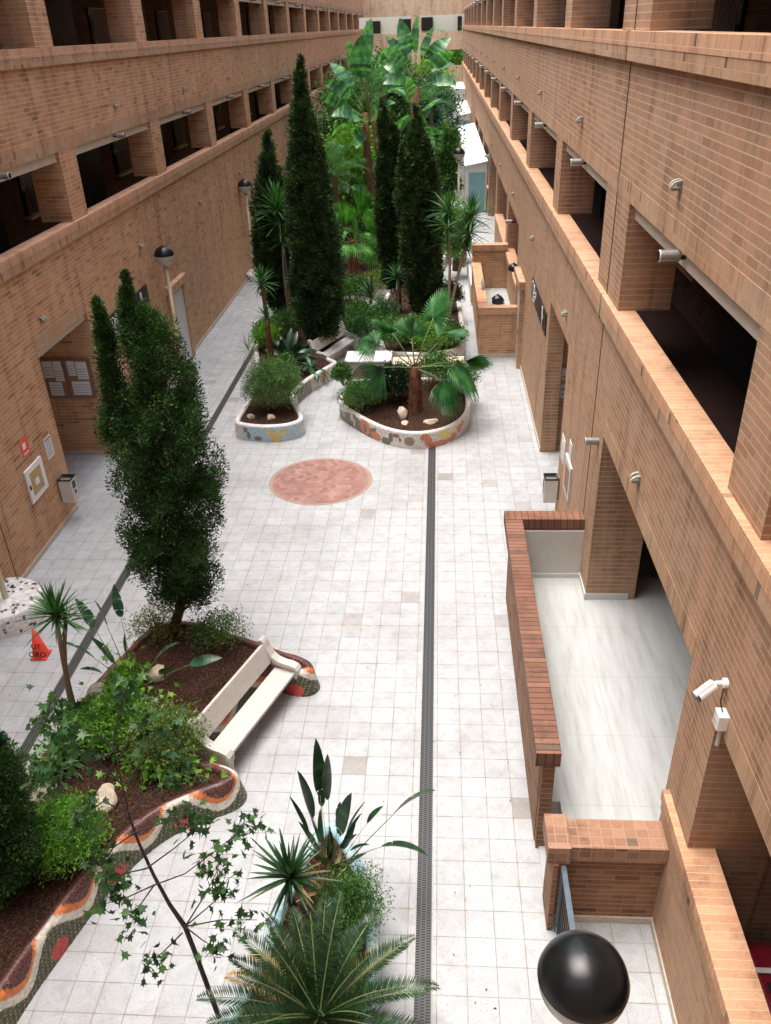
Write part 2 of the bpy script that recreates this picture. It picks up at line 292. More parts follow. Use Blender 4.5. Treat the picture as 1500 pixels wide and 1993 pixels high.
# ------------------------------------------------------------------ mesh building
class MB:
    def __init__(s): s.v = []; s.f = []; s.mi = []; s.cur = 0
    def mat(s, i): s.cur = i; return s
    def add(s, vs, fs):
        o = len(s.v); s.v += [tuple(map(float, q)) for q in vs]; s.f += [tuple(i+o for i in f) for f in fs]; s.mi += [s.cur]*len(fs); return s
    def box(s, x0, x1, y0, y1, z0, z1):
        x0, x1 = min(x0, x1), max(x0, x1); y0, y1 = min(y0, y1), max(y0, y1); z0, z1 = min(z0, z1), max(z0, z1)
        return s.add([(x0, y0, z0), (x1, y0, z0), (x1, y1, z0), (x0, y1, z0), (x0, y0, z1), (x1, y0, z1), (x1, y1, z1), (x0, y1, z1)],
                     [(0, 3, 2, 1), (4, 5, 6, 7), (0, 1, 5, 4), (1, 2, 6, 5), (2, 3, 7, 6), (3, 0, 4, 7)])
    def prism(s, pts, z0, z1):
        n = len(pts); A = sum(pts[i][0]*pts[(i+1) % n][1]-pts[(i+1) % n][0]*pts[i][1] for i in range(n))
        if A < 0: pts = pts[::-1]
        return s.add([(x, y, z0) for x, y in pts]+[(x, y, z1) for x, y in pts],
                     [tuple(range(n))[::-1], tuple(range(n, 2*n))]+[(i, (i+1) % n, n+(i+1) % n, n+i) for i in range(n)])
    def tube(s, pts, rad, n=8, cap=True):
        pts = [Vector(p) for p in pts]; k = len(pts)
        if not hasattr(rad, '__len__'): rad = [rad]*k
        vs = []; up = Vector((0, 0, 1)); prev = None
        for i, p in enumerate(pts):
            t = (pts[min(i+1, k-1)]-pts[max(i-1, 0)]); t = t.normalized() if t.length > 1e-9 else up
            a = prev if prev is not None else (Vector((1, 0, 0)) if abs(t.x) < .8 else Vector((0, 1, 0)))
            a = (a-t*a.dot(t)).normalized(); prev = a; b = t.cross(a)
            for j in range(n):
                th = 2*math.pi*j/n; vs.append(p+(a*math.cos(th)+b*math.sin(th))*rad[i])
        fs = [(i*n+j, i*n+(j+1) % n, (i+1)*n+(j+1) % n, (i+1)*n+j) for i in range(k-1) for j in range(n)]
        if cap: fs += [tuple(range(n))[::-1], tuple(range((k-1)*n, k*n))]
        return s.add(vs, fs)
    def lathe(s, prof, c=(0, 0, 0), n=24, a0=0, a1=2*math.pi, axis='z'):
        full = abs(a1-a0-2*math.pi) < 1e-6; m = n if full else n+1; vs = []
        for r, z in prof:
            for j in range(m):
                th = a0+(a1-a0)*j/n
                vs.append((c[0]+r*math.cos(th), c[1]+r*math.sin(th), c[2]+z))
        fs = []
        for i in range(len(prof)-1):
            for j in range(n): fs.append((i*m+j, i*m+(j+1) % m, (i+1)*m+(j+1) % m, (i+1)*m+j))
        return s.add(vs, fs)
    def build(s, name, mats, parent=None, smooth=False, bevel=0):
        me = bpy.data.meshes.new(name); me.from_pydata(s.v, [], s.f)
        if not isinstance(mats, (list, tuple)): mats = [mats]
        for m in mats: me.materials.append(MT[m] if isinstance(m, str) else m)
        if len(mats) > 1: me.polygons.foreach_set('material_index', s.mi)
        if smooth: me.polygons.foreach_set('use_smooth', [True]*len(s.f))
        me.update(); o = bpy.data.objects.new(name, me); COL.objects.link(o)
        if parent is not None: o.parent = parent
        if bevel:
            b = o.modifiers.new('bevel', 'BEVEL'); b.width = bevel; b.segments = 2; b.limit_method = 'ANGLE'
        return o
def thing(name, label, cat, group=None, loc=(0, 0, 0), rz=0):
    o = bpy.data.objects.new(name, None); COL.objects.link(o); o.location = loc; o.rotation_euler = (0, 0, rz)
    o.empty_display_size = .2; return tag(o, label, cat, group)
def tag(o, label, cat, group=None, kind=None):
    if label: o['label'] = label
    if cat: o['category'] = cat
    if group: o['group'] = group
    if kind: o['kind'] = kind
    return o
def struct(o): o['kind'] = 'structure'; return o
def dup(root, loc, label=None, rz=None, scale=None):
    r = root.copy(); COL.objects.link(r); r.location = loc
    if rz is not None: r.rotation_euler = (0, 0, rz)
    if scale: r.scale = (scale,)*3
    if label: r['label'] = label
    for ch in list(root.children):
        c = ch.copy(); COL.objects.link(c); c.parent = r
        for g in ch.children:
            d = g.copy(); COL.objects.link(d); d.parent = c
    return r
def fast(name, V, F, mats, parent=None, mi=None, smooth=False):
    """mesh from numpy arrays; F (n,k)"""
    V = np.asarray(V, np.float32); F = np.asarray(F, np.int32); n, k = F.shape
    me = bpy.data.meshes.new(name); me.vertices.add(len(V)); me.vertices.foreach_set('co', V.ravel())
    me.loops.add(n*k); me.loops.foreach_set('vertex_index', F.ravel())
    me.polygons.add(n); me.polygons.foreach_set('loop_start', np.arange(0, n*k, k, dtype=np.int32))
    try: me.polygons.foreach_set('loop_total', np.full(n, k, dtype=np.int32))
    except Exception: pass
    if not isinstance(mats, (list, tuple)): mats = [mats]
    for m in mats: me.materials.append(MT[m])
    if mi is not None: me.polygons.foreach_set('material_index', np.asarray(mi, np.int32))
    if smooth: me.polygons.foreach_set('use_smooth', np.ones(n, bool))
    me.update(calc_edges=True); me.validate()
    o = bpy.data.objects.new(name, me); COL.objects.link(o)
    if parent is not None: o.parent = parent
    return o
def unit(a): return a/np.maximum(np.linalg.norm(a, axis=-1, keepdims=True), 1e-9)
def diamond(P, D, L, W, N=None, fold=.25):
    """leaf blades: bases P, axes D, lengths L, widths W"""
    n = len(P); D = unit(D); L = np.broadcast_to(L, n)[:, None]; W = np.broadcast_to(W, n)[:, None]
    if N is None: N = rng.normal(size=(n, 3))
    S = unit(np.cross(D, N)); U = np.cross(S, D)
    a = P; b = P+D*L*.45+S*W*.5+U*W*fold; c = P+D*L; d = P+D*L*.45-S*W*.5+U*W*fold
    V = np.stack([a, b, c, d], 1).reshape(-1, 3); F = np.arange(4*n).reshape(n, 4)
    return V, F
def join(parts):
    Vs = []; Fs = []; o = 0
    for V, F in parts:
        Vs.append(V); Fs.append(F+o); o += len(V)
    return np.concatenate(Vs), np.concatenate(Fs)
# ------------------------------------------------------------------ ground
XR, XL = 2.72, -8.9
gm = MB(); gm.add([(-300, -40, 0), (300, -40, 0), (300, 600, 0), (-300, 600, 0)], [(0, 1, 2, 3)])
struct(gm.build('ground', 'court'))
m = MB(); m.box(-.285, -.085, 3.0, 100, .001, .006); struct(m.build('drain_channel', 'grate'))
m = MB(); m.box(-6.85, -6.66, 3.0, 100, .001, .006); struct(m.build('drain_channel', 'grate'))
for xa in (-.285, -.085, -6.85, -6.66):
    m = MB(); sg = -1 if xa in (-.285, -6.85) else 1; m.box(xa+sg*.001, xa+sg*.02, 3.0, 100, .001, .005); struct(m.build('drain_edging', 'edging'))
m = MB(); cc = (-3.03, 18.45)
m.add([(cc[0]+1.24*math.cos(t), cc[1]+1.18*math.sin(t), .008) for t in np.linspace(0, 2*math.pi, 73)[:-1]], [tuple(range(72))])
pv = struct(m.build('paved_circle', 'paver'))
m = MB(); n = 72
m.add([(cc[0]+r*1.05*math.cos(t), cc[1]+r*math.sin(t), .004) for r in (1.0, 1.27) for t in np.linspace(0, 2*math.pi, n+1)[:-1]], [(i, n+i, n+(i+1) % n, (i+1) % n) for i in range(n)])
struct(m.build('paved_circle_border', 'paver_ring'))
# ------------------------------------------------------------------ the two gallery buildings
YN, YF = -2.0, 111.6
def building(side):
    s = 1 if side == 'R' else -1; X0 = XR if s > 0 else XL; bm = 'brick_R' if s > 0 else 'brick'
    B = thing('brick_building', 'long tan brick gallery building %s' % ('on the right, with the marble terrace' if s > 0 else 'on the left, with the noticeboard porch'), 'building', None, (X0, 0, 0))
    def bx(mb, d0, d1, y0, y1, z0, z1): mb.box(s*d0, s*d1, y0, y1, z0, z1)     # local: d inward
    # ground-storey openings (y0,y1,z0,z1)
    if s > 0:
        ops = [(0.2, 6.04, 2.0, 4.05), (6.96, 12.53, .7, 4.05), (16.83, 20.05, 0, 4.1)]
        y = 29.4
        ops += [(29.4, 34.1, 2.0, 4.0), (35.05, 41.15, 2.0, 4.0), (42.1, 48.2, .7, 4.0), (49.2, 55.2, 2.0, 4.0), (56.3, 62.3, 2.0, 4.0), (63.3, 69.3, 2.0, 4.0)]
    else:
        ops = [(17.03, 20.0, 0, 4.02), (60, 63.2, 0, 4.02)]
    # storey 0 wall
    wl = MB(); ys = YN
    for (a, b, z0, z1) in ops:
        bx(wl, 0, .4, ys, a, 0, 5.79)
        if z0 > 0: bx(wl, 0, .3, a, b, 0, z0-.001)
        bx(wl, 0, .4, a, b, z1+.29, 5.79); ys = b
    bx(wl, 0, .4, ys, YF, 0, 5.79)
    wl.build('wall', bm, B)
    for (a, b, z0, z1) in ops:
        q = MB(); bx(q, -.004, .4, a, b, z1, z1+.29); q.build('soldier_course', 'soldier', B)
        q = MB(); bx(q, .10, .42, a, b, z1-.2, z1-.001); q.build('lintel', 'render', B)
        q = MB()
        if z0 == 2.0:
            bx(q, -.085, .30, a-.85 if a > 1 else a, b+(0.8 if b < 7 else 0), 2.0, 2.15); q.build('sill_coping', 'coping', B)
            q = MB(); bx(q, -.06, 0.0, a, b+(0.8 if b < 7 else 0), 1.82, 1.999); q.build('sill_course', 'soldier', B)
    # skirting
    q = MB(); ys = YN
    for (a, b, z0, z1) in ops:
        if z0 == 0 or (s > 0 and a == 6.96):
            bx(q, -.02, 0, ys, a, 0, .13); ys = b
    bx(q, -.02, 0, ys, YF, 0, .13); q.build('skirting', 'skirting', B)
    # recess rooms
    for (a, b, z0, z1) in ops:
        dep = 3.2 if z0 == 0 else 5.5; q = MB()
        if z0 == 2.0: fz = 0.02
        else: fz = z0+.002
        bx(q, dep, dep+.2, a-.9, b+.9, 0, 4.6)
        q.build('recess_wall', bm if z0 == 0 else 'brick_gal_shade', B)
        q = MB(); ex = .15 if z0 == 0 else .9
        bx(q, .4, dep if z0 == 0 else .9, b+(.2 if z0 == 0 and s>0 else 0.0), b+.9, 0, 4.6); q.build('side_wall', bm, B); q = MB(); bx(q, .4, dep, a-.9, a, 0, 4.6); q.build('side_wall', bm, B)
        q = MB(); bx(q, .4, dep, a-.9, b+.9, z1+.1, z1+.3); q.build('ceiling', 'render' if z0 == 0 else 'galwall_shade', B)
        if z0 == 0:
            q = MB(); bx(q, .4, dep, b+(.2 if s>0 else 0)-.02, b+(.2 if s>0 else 0), 0, .13); q.build('skirting', 'skirting', B)
    # upper storeys
    e0 = 20.37 if s < 0 else 19.97
    P = []
    k = -3
    while True:
        a = e0+7.05*k; b = a+.98
        if a > YF-1: break
        if b > YN:
            if s > 0 and k == -1: a, b = 12.53, 14.35
            if s > 0 and k == -2: a, b = 6.04, 6.96
            P.append((a, b))
        k += 1
    for lv, (zc, zt) in enumerate(((6.15, 7.72), (9.84, 11.42))):
        q = MB(); bx(q, -.09, .27, YN, YF, zc-.18, zc); q.build('coping', 'coping', B)
        q = MB(); bx(q, -.085, .26, YN, YF, zc-.36, zc-.182); q.build('coping_course', 'soldier', B)
        for (a, b) in P:
            q = MB(); bx(q, .0, .78, a, b, zc, zt); q.build('pier', bm, B)
        q = MB(); bx(q, -.006, .3, YN, YF, zt, zt+.27); q.build('soldier_course', 'soldier', B)
        q = MB(); bx(q, 0, .3, YN, YF, zt+.27, (9.84-.36) if lv == 0 else 18.0); q.build('wall', bm, B)
        ys = YN
        for (a, b) in P+[(YF, YF+1)]:
            if a > ys+.5:
                q = MB(); bx(q, .09, .3, ys, a, zt-.22, zt-.001); q.build('lintel', 'render', B)
                q = MB(); bx(q, .06, .25, ys, a, zc-1.05, zc-.37); 
                # door and window of the bay on the gallery's back wall
                yb = b
                dd = MB(); bx(dd, 1.86, 1.94, ys+3.9, ys+6.3, zc-1.08, zc+1.35); dd.build('door', 'dark', B)
                wd = MB(); bx(wd, 1.88, 1.94, ys+.6, ys+1.85, zc-.15, zc+.95); wo_ = wd.build('window', 'glassy', B)
                gr = MB()
                for i in range(10): bx(gr, 1.80, 1.82, ys+.63+i*.132, ys+.648+i*.132, zc-.12, zc+.92)
                bx(gr, 1.795, 1.825, ys+.6, ys+1.85, zc-.14, zc-.115); bx(gr, 1.795, 1.825, ys+.6, ys+1.85, zc+.92, zc+.945)
                go = gr.build('grille', 'grille', wo_)
                sl_ = MB(); bx(sl_, 1.74, 1.94, ys+.5, ys+1.95, zc-.22, zc-.16); sl_.build('sill', 'render', wo_)
            ys = b
        q = MB(); bx(q, 1.95, 2.1, YN, YF, zc-1.1, zt+.4); q.build('gallery_wall', 'brick_gal_shade', B)
        q = MB(); bx(q, .3, 1.95, YN, YF, zc-1.3, zc-1.1); q.build('gallery_floor', 'shade_floor', B)
        q = MB(); bx(q, .3, 1.95, YN, YF, zt+.25, zt+.4); q.build('gallery_ceiling', 'galwall_shade', B)
        q = MB(); bx(q, .0, .26, YN, YF, zc-.7, zc-.36) if False else None
        q = MB(); bx(q, .3, .36, YN, YF, zc-1.1, zc-.2); q.build('parapet_lining', bm, B)
    q = MB(); bx(q, -.08, .3, YN, YF, 18.0, 18.36); q.build('roof_coping', 'coping', B)
    q = MB(); bx(q, .3, 9, YN, YF, 18.0, 18.2); q.build('roof', 'render', B)
    q = MB(); bx(q, 8.8, 9, YN, YF, 0, 18.0); q.build('outer_wall', bm, B)
    # expansion joint
    jy = 13.45 if s > 0 else 13.75
    q = MB(); bx(q, -.011, .02, jy, jy+.018, .13, 5.78); bx(q, -.012, .02, jy, jy+.018, 6.151, 9.47); bx(q, -.012, .02, jy, jy+.018, 9.85, 18); bx(q, -.094, -.05, jy, jy+.018, 5.76, 6.155); bx(q, -.094, -.05, jy, jy+.018, 9.46, 9.845)
    q.build('expansion_joint', 'bark', B)
    return B, P
BR, PR = building('R')
BL, PL = building('L')
# far block that closes the court, and its own wall behind
B = thing('brick_building', 'tan brick block closing the far end of the court between both gallery wings', 'building', None, (0, YF, 0))
q = MB(); q.box(XL-3, XR+3, 0, .4, 10.95, 14.4); q.build('wall', 'brick_far', B)
q = MB(); q.box(XL-3, XR+3, 0, .4, 7.4, 9.2); q.build('wall', 'brick_far', B)
q = MB(); q.box(XL-3, XR+3, 0, .4, 4.1, 5.75); q.build('wall', 'brick_far', B)
for z0, z1 in ((9.2, 10.95), (5.75, 7.4), (0, 4.1)):
    q = MB(); q.box(-3.3, -2.2, .02, .5, z0, z1); q.build('pier', 'brick_far', B)
q = MB(); q.box(XL-3, XR+3, 5, 5.3, 0, 11.4); q.build('back_wall', 'white_paint', B)
for (a, b, z0, z1) in ((-8.9, -7.2, 9.3, 10.6), (-4.9, -3.3, 9.3, 10.7), (-2.2, -.8, 9.4, 10.8), (2.2, 2.7, 9.3, 10.8), (-3.0, -1.0, 5.8, 7.2), (2.2, 2.7, 5.8, 7.1)):
    q = MB(); q.box(a, b, 4.6, 5.01, z0, z1); q.build('window', 'dark', B)
B = thing('brick_building', 'tan brick block behind the viewpoint that closes the near end of the court', 'building', None, (0, -2, 0))
q = MB(); q.box(XL-3, XR+3, -.4, 0, 0, 8.6); q.box(XL-3, XR+3, -3, -2.6, 8.6, 12); q.build('wall', 'brick', B)
q = MB(); q.box(XL-3, XR+3, -.4, 0, 11.6, 18); q.build('wall', 'brick', B)
# ------------------------------------------------------------------ marble terrace with red coping wall on the right
T = thing('marble_terrace', 'raised terrace of pale streaked marble in front of the wide ground opening at right', 'terrace', None, (0, 0, 0))
m = MB(); m.prism([(1.50, 7.85), (1.50, 13.22), (XR+5.4, 13.22), (XR+5.4, 6.97), (XR-.003, 6.97), (XR-.003, 6.86), (1.68, 6.86), (1.68, 7.85)], 0, .70); m.build('floor_slab', 'marble', T)
m = MB(); m.box(1.40, 1.68, 6.9, 7.84, .004, .05); m.build('landing', 'marble', T)
m = MB(); m.box(1.50, 1.68, 7.35, 7.84, .05, .38); m.build('step', 'marble', T)
m = MB(); m.box(XR-.02, XR-.001, 12.5, 13.22, .70, .83); m.box(XR-.02, XR+.78, 12.51, 12.528, .70, .83); m.box(XR+.4, XR+.41, 13, 13.1, .70, .71); m.box(1.5, XR-.02, 13.2, 13.22, .70, .80); m.build('skirting', 'skirt_white', T)
Wl = thing('parapet_wall', 'long low brown brick wall with red brick coping edging the marble terrace', 'wall')
m = MB(); m.box(1.35, 1.50, 7.75, 13.25, 0, 1.76); m.box(1.35, XR-.001, 13.25, 13.50, 0, 1.76); m.build('wall', 'brick_red', Wl)
m = MB(); m.box(1.5005, 1.515, 7.85, 13.23, .70, 1.755); m.box(1.515, XR-.002, 13.22, 13.248, .70, 1.755); m.build('rendered_lining', 'white_render', Wl)
m = MB(); m.box(1.24, 1.56, 7.5, 13.24, 1.76, 2.0); m.build('coping', 'coping_red', Wl, bevel=.006)
m = MB(); m.box(1.24, XR-.002, 13.243, 13.56, 1.762, 2.002); m.build('coping', brick_mat('red coping brick lengthwise', [(.18, .086, .052), (.23, .11, .07), (.20, .095, .058)], (.05, .032, .025), bw=.12, bh=.6, offset=0, soldier='x', joint=.013, patch=.2, lite=(.45, .24, .16)), Wl, bevel=.006)
m = MB(); m.box(1.36, 1.52, 7.62, 7.749, 0, 1.755); m.build('end_pier', 'brick_red', Wl)
Wl = thing('parapet_wall', 'short low brick wall with two-course coping across the near end of the terrace', 'wall')
m = MB(); m.box(1.44, XR-.001, 6.55, 6.82, 0, 1.30); m.build('wall', 'brick_red', Wl)
m = MB(); m.box(1.575, XR-.003, 6.46, 6.88, 1.30, 1.55); m.build('coping', 'coping_redx', Wl, bevel=.006)
m = MB(); m.box(1.30, 1.573, 6.42, 6.92, 1.30, 1.58); m.build('cap_block', 'coping_redx', Wl, bevel=.006)
m = MB(); m.box(1.38, 1.44, 6.40, 6.90, 0, 1.29); m.build('end_pier', 'brick_red', Wl)
m = MB(); m.box(1.45, XR-.02, 6.528, 6.549, .004, .12); m.build('skirting', 'skirting', Wl)
# black iron gate
Gt = thing('iron_gate', 'black barred metal gate hinged on the short brick wall beside the globe lamp', 'gate', None, (1.50, 5.4, 0))
m = MB(); m.box(-.03, .03, 0, 1.02, 1.22, 1.27); m.box(-.02, .02, 0, 1.02, .08, .13); m.box(-.03, .03, 0, .05, .02, 1.22); m.box(-.03, .03, .97, 1.02, .02, 1.22); m.build('frame', 'bluegrey', Gt)
m = MB()
for i in range(9): m.box(-.012, .012, .12+i*.095, .14+i*.095, .13, 1.22)
m.build('bars', 'black', Gt)
# second brick enclosure on the right with its bags
E2 = thing('brick_enclosure', 'open-topped brick yard built against the right building, black bag on its floor', 'wall')
bw2 = MB(); bw2.box(1.37, 1.62, 27.45, 33.6, 0, 1.52); bw2.box(1.62, XR-.001, 27.45, 27.70, 0, 1.52); bw2.build('wall', 'brick', E2)
m = MB(); m.box(1.33, XR-.002, 33.6, 33.9, 0, 2.2); m.build('rear_wall', 'brick', E2)
m = MB(); m.box(1.31, 1.66, 27.72, 33.58, 1.52, 1.75); m.build('coping', 'coping', E2)
m = MB(); m.box(1.31, XR-.003, 27.40, 27.718, 1.521, 1.751); m.build('coping', 'coping', E2)
m = MB(); m.box(1.30, XR-.003, 33.55, 33.95, 2.2, 2.42); m.build('coping', 'coping', E2)
m = MB(); m.box(1.352, XR-.02, 27.43, 27.449, .004, .12); m.build('skirting', 'skirting', E2)
T2 = thing('marble_terrace', 'distant white marble terrace beyond the brick yard, in front of the white shelter', 'terrace')
m = MB(); m.box(1.37, XR+3, 33.96, 49.2, 0, .70); m.build('floor_slab', 'marble', T2)
m = MB(); m.box(1.30, 1.369, 33.96, 49.2, 0, .72); m.build('edge', 'white_render', T2)
# garbage bags
def bag(x, y, z, r, label, seed):
    t = thing('garbage_bag', label, 'garbage bag', None, (x, y, z)); rr = random.Random(seed)
    m = MB(); n = 14; vs = []; ph = [rr.uniform(0, 6) for _ in range(4)]
    prof = [(0, 0), (.8, .02), (1, .35), (.92, .8), (.6, 1.12), (.2, 1.25), (.12, 1.32), (.2, 1.45), (.02, 1.5)]
    for pr, pz in prof:
        for j in range(n):
            th = 2*math.pi*j/n; k = 1+.08*math.sin(3*th+ph[0]+pz*3)+.06*math.sin(5*th+ph[1]-pz*4)
            vs.append((pr*r*k*math.cos(th), pr*r*k*math.sin(th), pz*r))
    m.add(vs, [(i*n+j, i*n+(j+1) % n, (i+1)*n+(j+1) % n, (i+1)*n+j) for i in range(len(prof)-1) for j in range(n)]); m.build('sack', 'bag', t, smooth=True)
    m = MB(); m.tube([(r*.14*math.cos(a), r*.14*math.sin(a), r*1.33) for a in np.linspace(0, 6.28, 9)], .012, 5, False); m.build('knot', 'black', t)
m = MB(); m.box(1.622, XR-.004, 27.71, 33.59, 0, .70); m.build('yard_floor', 'marble', E2)
pb_ = G(968, 590, .70); bag(float(pb_[0]), float(pb_[1]), .70, .24, 'black garbage bag on the floor of the open brick yard at right', 3)
bag(2.72, 30.6, 2.15, .2, 'small black bag standing on the pale sill coping above the brick yard', 5)
# clear bottles on the yard coping
for i, (yy_, h_) in enumerate(((30.2, .24), (29.6, .3))):
    t = thing('plastic_bottle', ('taller' if i else 'shorter')+' clear bottle standing on the left coping of the brick yard', 'bottle', None, (1.58, yy_, 1.75))
    m = MB(); m.lathe([(.0, 0), (.06, 0), (.06, h_*.7), (.02, h_*.9), (.02, h_), (0, h_)], n=12); m.build('bottle_body', 'alu', t, smooth=True)
    m = MB(); m.lathe([(.022, h_), (.022, h_+.02), (0, h_+.02)], n=10); m.build('cap', 'white_paint', t)
# utility closets with brick hoods on both walls
def closet(s, X0, y0, label):
    t = thing('utility_closet', label, 'closet', None, (X0, y0, 0))
    m = MB(); m.box(-s*.20, -s*.001, -.15, 1.85, 2.68, 2.92); m.build('hood', 'coping', t)
    m = MB(); m.box(-s*.13, -s*.001, 0, .28, 0, 2.675); m.box(-s*.13, -s*.001, 1.45, 1.7, 0, 2.675); m.build('jamb', 'brick', t)
    m = MB(); m.box(-s*.09, -s*.002, .285, 1.445, .03, 2.672); d = m.build('door', 'alu', t)
    m = MB(); m.box(-s*.13, -s*.09, .36, .42, 1.05, 1.2); m.build('handle', 'black', d)
closet(1, XR, 26.3, 'grey utility door under a small brick hood on the right wall')
closet(-1, XL, 26.3, 'pale utility door under a small brick hood on the left wall behind the lamp')
# white shelters along the right walkway
def shelter(y0, y1, label, x0=1.48, x1=2.68, zl=3.1, zr=3.3):
    t = thing('white_shelter', label, 'shelter', 'white shelters along the right wall', (0, y0, 0)); L = y1-y0
    m = MB(); m.add([(x0, 0, 0), (x1, 0, 0), (x1, 0, zr), (x0, 0, zl), (x0, L, 0), (x1, L, 0), (x1, L, zr), (x0, L, zl)], [(0, 1, 2, 3), (5, 4, 7, 6), (4, 0, 3, 7), (1, 5, 6, 2)]); m.build('body', 'white_paint', t)
    m = MB(); m.add([(x0-.06, -.08, zl), (x1+.02, -.08, zr+.03), (x1+.02, L, zr+.03), (x0-.06, L, zl), (x0-.06, -.08, zl+.07), (x1+.02, -.08, zr+.1), (x1+.02, L, zr+.1), (x0-.06, L, zl+.07)], [(3, 2, 1, 0), (4, 5, 6, 7), (0, 1, 5, 4), (1, 2, 6, 5), (2, 3, 7, 6), (3, 0, 4, 7)]); m.build('roof', 'white_paint', t)
    m = MB(); m.box(x0+.2, x1-.12, -.03, -.001, .75, zl-.3); wn = m.build('window', 'bluewin', t)
    m = MB(); m.box(x0+.15, x0+.2, -.04, 0, .7, zl-.25); m.box(x1-.12, x1-.07, -.04, 0, .7, zl-.25); m.box(x0+.2, x1-.12, -.04, 0, zl-.3, zl-.25); m.box(x0+.2, x1-.12, -.04, 0, .7, .75); m.build('frame', 'alu', wn)
    return t
shelter(49.5, 70, 'nearest long white shelter with a blue grey end window, beyond the marble terrace')
shelter(78.5, 92, 'second white shelter with a pale blue end window, farther along the right wall')
tag(MB().box(1.15, XR-.01, 96, 108, 0, 4.2).build('white_kiosk', 'white_paint'), 'plain white block at the far end of the right walkway', 'kiosk')
tag(MB().box(-7.2, -5.2, 57.2, 57.5, 0, .55).build('low_screen', 'bluewin'), 'low pale blue panel among the plants in the middle distance', 'panel')
# ------------------------------------------------------------------ lamps
def globe_lamp(loc, base, label, h=4.1, r=.31):
    t = thing('globe_lamp', label, 'street lamp', 'globe lamps on cream posts', loc)
    m = MB(); m.tube([(0, 0, base), (0, 0, h-.32)], [.062, .055], 14); m.build('post', 'cream', t, smooth=True)
    A = np.linspace(.13, math.pi/2, 14); ca_, sa_ = r*math.cos(.13), r*math.sin(.13)
    m = MB(); m.lathe([(r*math.cos(a), r*math.sin(a)) for a in A], (0, 0, h), 48); m.lathe([(ca_, sa_), (ca_+.004, sa_-.008), (ca_, sa_-.016), (ca_*.985, sa_-.016)], (0, 0, h), 48); m.build('shade', 'lampcap', t, smooth=True)
    m = MB(); m.lathe([(r*.985*math.cos(a), r*.985*math.sin(a)) for a in np.linspace(.1, -math.pi/2, 16)], (0, 0, h), 48); m.build('globe', 'opal', t, smooth=True)
    m = MB(); m.lathe([(.06, -.38), (.09, -.36), (.09, -.29), (.05, -.25)], (0, 0, h), 20); m.build('collar', 'metal', t, smooth=True)
    return t
MT['lampcap'] = plain('glossy black lamp shade', (.005, .007, .008), .30, .5, 6, spec=.45)
globe_lamp((-8.5, 25.5, 0), 0, 'globe lamp on a cream post by the left wall, black shaded, behind the forked conifer')
lp = globe_lamp((-8.6, 38.3, 0), .2, 'globe lamp farther back on the left wall, beside the tall pointed cypress')
dup(lp, (-8.6, 12.75, 0), 'cream lamp post rising from the black dotted white planter at the left edge')
dup(lp, (-8.3, 51, 0), 'dark globe lamp peeking out behind the tall cypress, far along the left wall')
globe_lamp((1.03, 3.41, 0), 0, 'large glossy black globe lamp in the near bottom right corner', 4.1, .322)
dup(lp, (1.04, 47, 0), 'globe lamp on the right walkway in front of the nearest white shelter')
dup(lp, (1.06, 61.7, 0), 'globe lamp on the right walkway beside the first shelter roof')
dup(lp, (1.10, 76.5, 0), 'farthest clear globe lamp on the right walkway, by the second shelter')
# wall lamps like small shells
def shell():
    t = thing('wall_lamp', '', 'wall lamp', 'shell shaped wall lamps'); A = np.linspace(0, math.pi/2, 7)
    for k, y in enumerate((-.075, .035)):
        m = MB(); vs = []
        for i, a in enumerate(A):
            for yy2 in (y, y+.045): vs.append((.13*math.cos(a) if k else .115*math.cos(a), yy2, .085*math.sin(a)))
        n = len(A); top = len(vs)
        vs2 = [(x*.9, y2, z*.9-.012) for x, y2, z in vs]
        m.add(vs+vs2, [(2*i, 2*i+1, 2*i+3, 2*i+2) for i in range(n-1)]+[(top+2*i, top+2*i+2, top+2*i+3, top+2*i+1) for i in range(n-1)]+[(2*i, 2*i+2, top+2*i+2, top+2*i) for i in range(n-1)]+[(2*i+1, top+2*i+1, top+2*i+3, 2*i+3) for i in range(n-1)]+[(0, top, top+1, 1)])
        m.build('shell', 'lampshell', t)
    m = MB(); m.box(-.005, .02, -.075, .085, -.03, .08); m.build('back_plate', 'metal', t)
    m = MB(); m.box(.02, .10, -.05, .055, -.03, .0); m.build('bulb_holder', 'metal', t)
    return t
SH = shell(); first = True
ORD = ['first', 'second', 'third', 'fourth', 'fifth', 'sixth', 'seventh', 'eighth', 'ninth', 'tenth', 'eleventh', 'twelfth', 'thirteenth', 'fourteenth', 'fifteenth']
def place(proto, loc, rz, label, flag=[set()]):
    if id(proto) not in flag[0]:
        flag[0].add(id(proto)); proto.location = loc; proto.rotation_euler = (0, 0, rz); proto['label'] = label; return proto
    return dup(proto, loc, label, rz)
for z, row in ((4.58, 'lower'), (8.33, 'upper')):
    k = 0; y = 10.03
    while y < 100:
        if not (z < 5 and y > 60): place(SH, (XR, y, z), math.pi, 'small shell wall lamp on the right wall, %s row, %s from the near end' % (row, ORD[k]))
        k += 1; y += 7.2 if k > 1 else 7.4
    k = 0; y = 17.55
    while y < 100:
        if not (z < 5 and y > 46): place(SH, (XL, y, z), 0, 'small shell wall lamp on the left wall, %s row, %s from the near end' % (row, ORD[k]))
        k += 1; y += 7.05
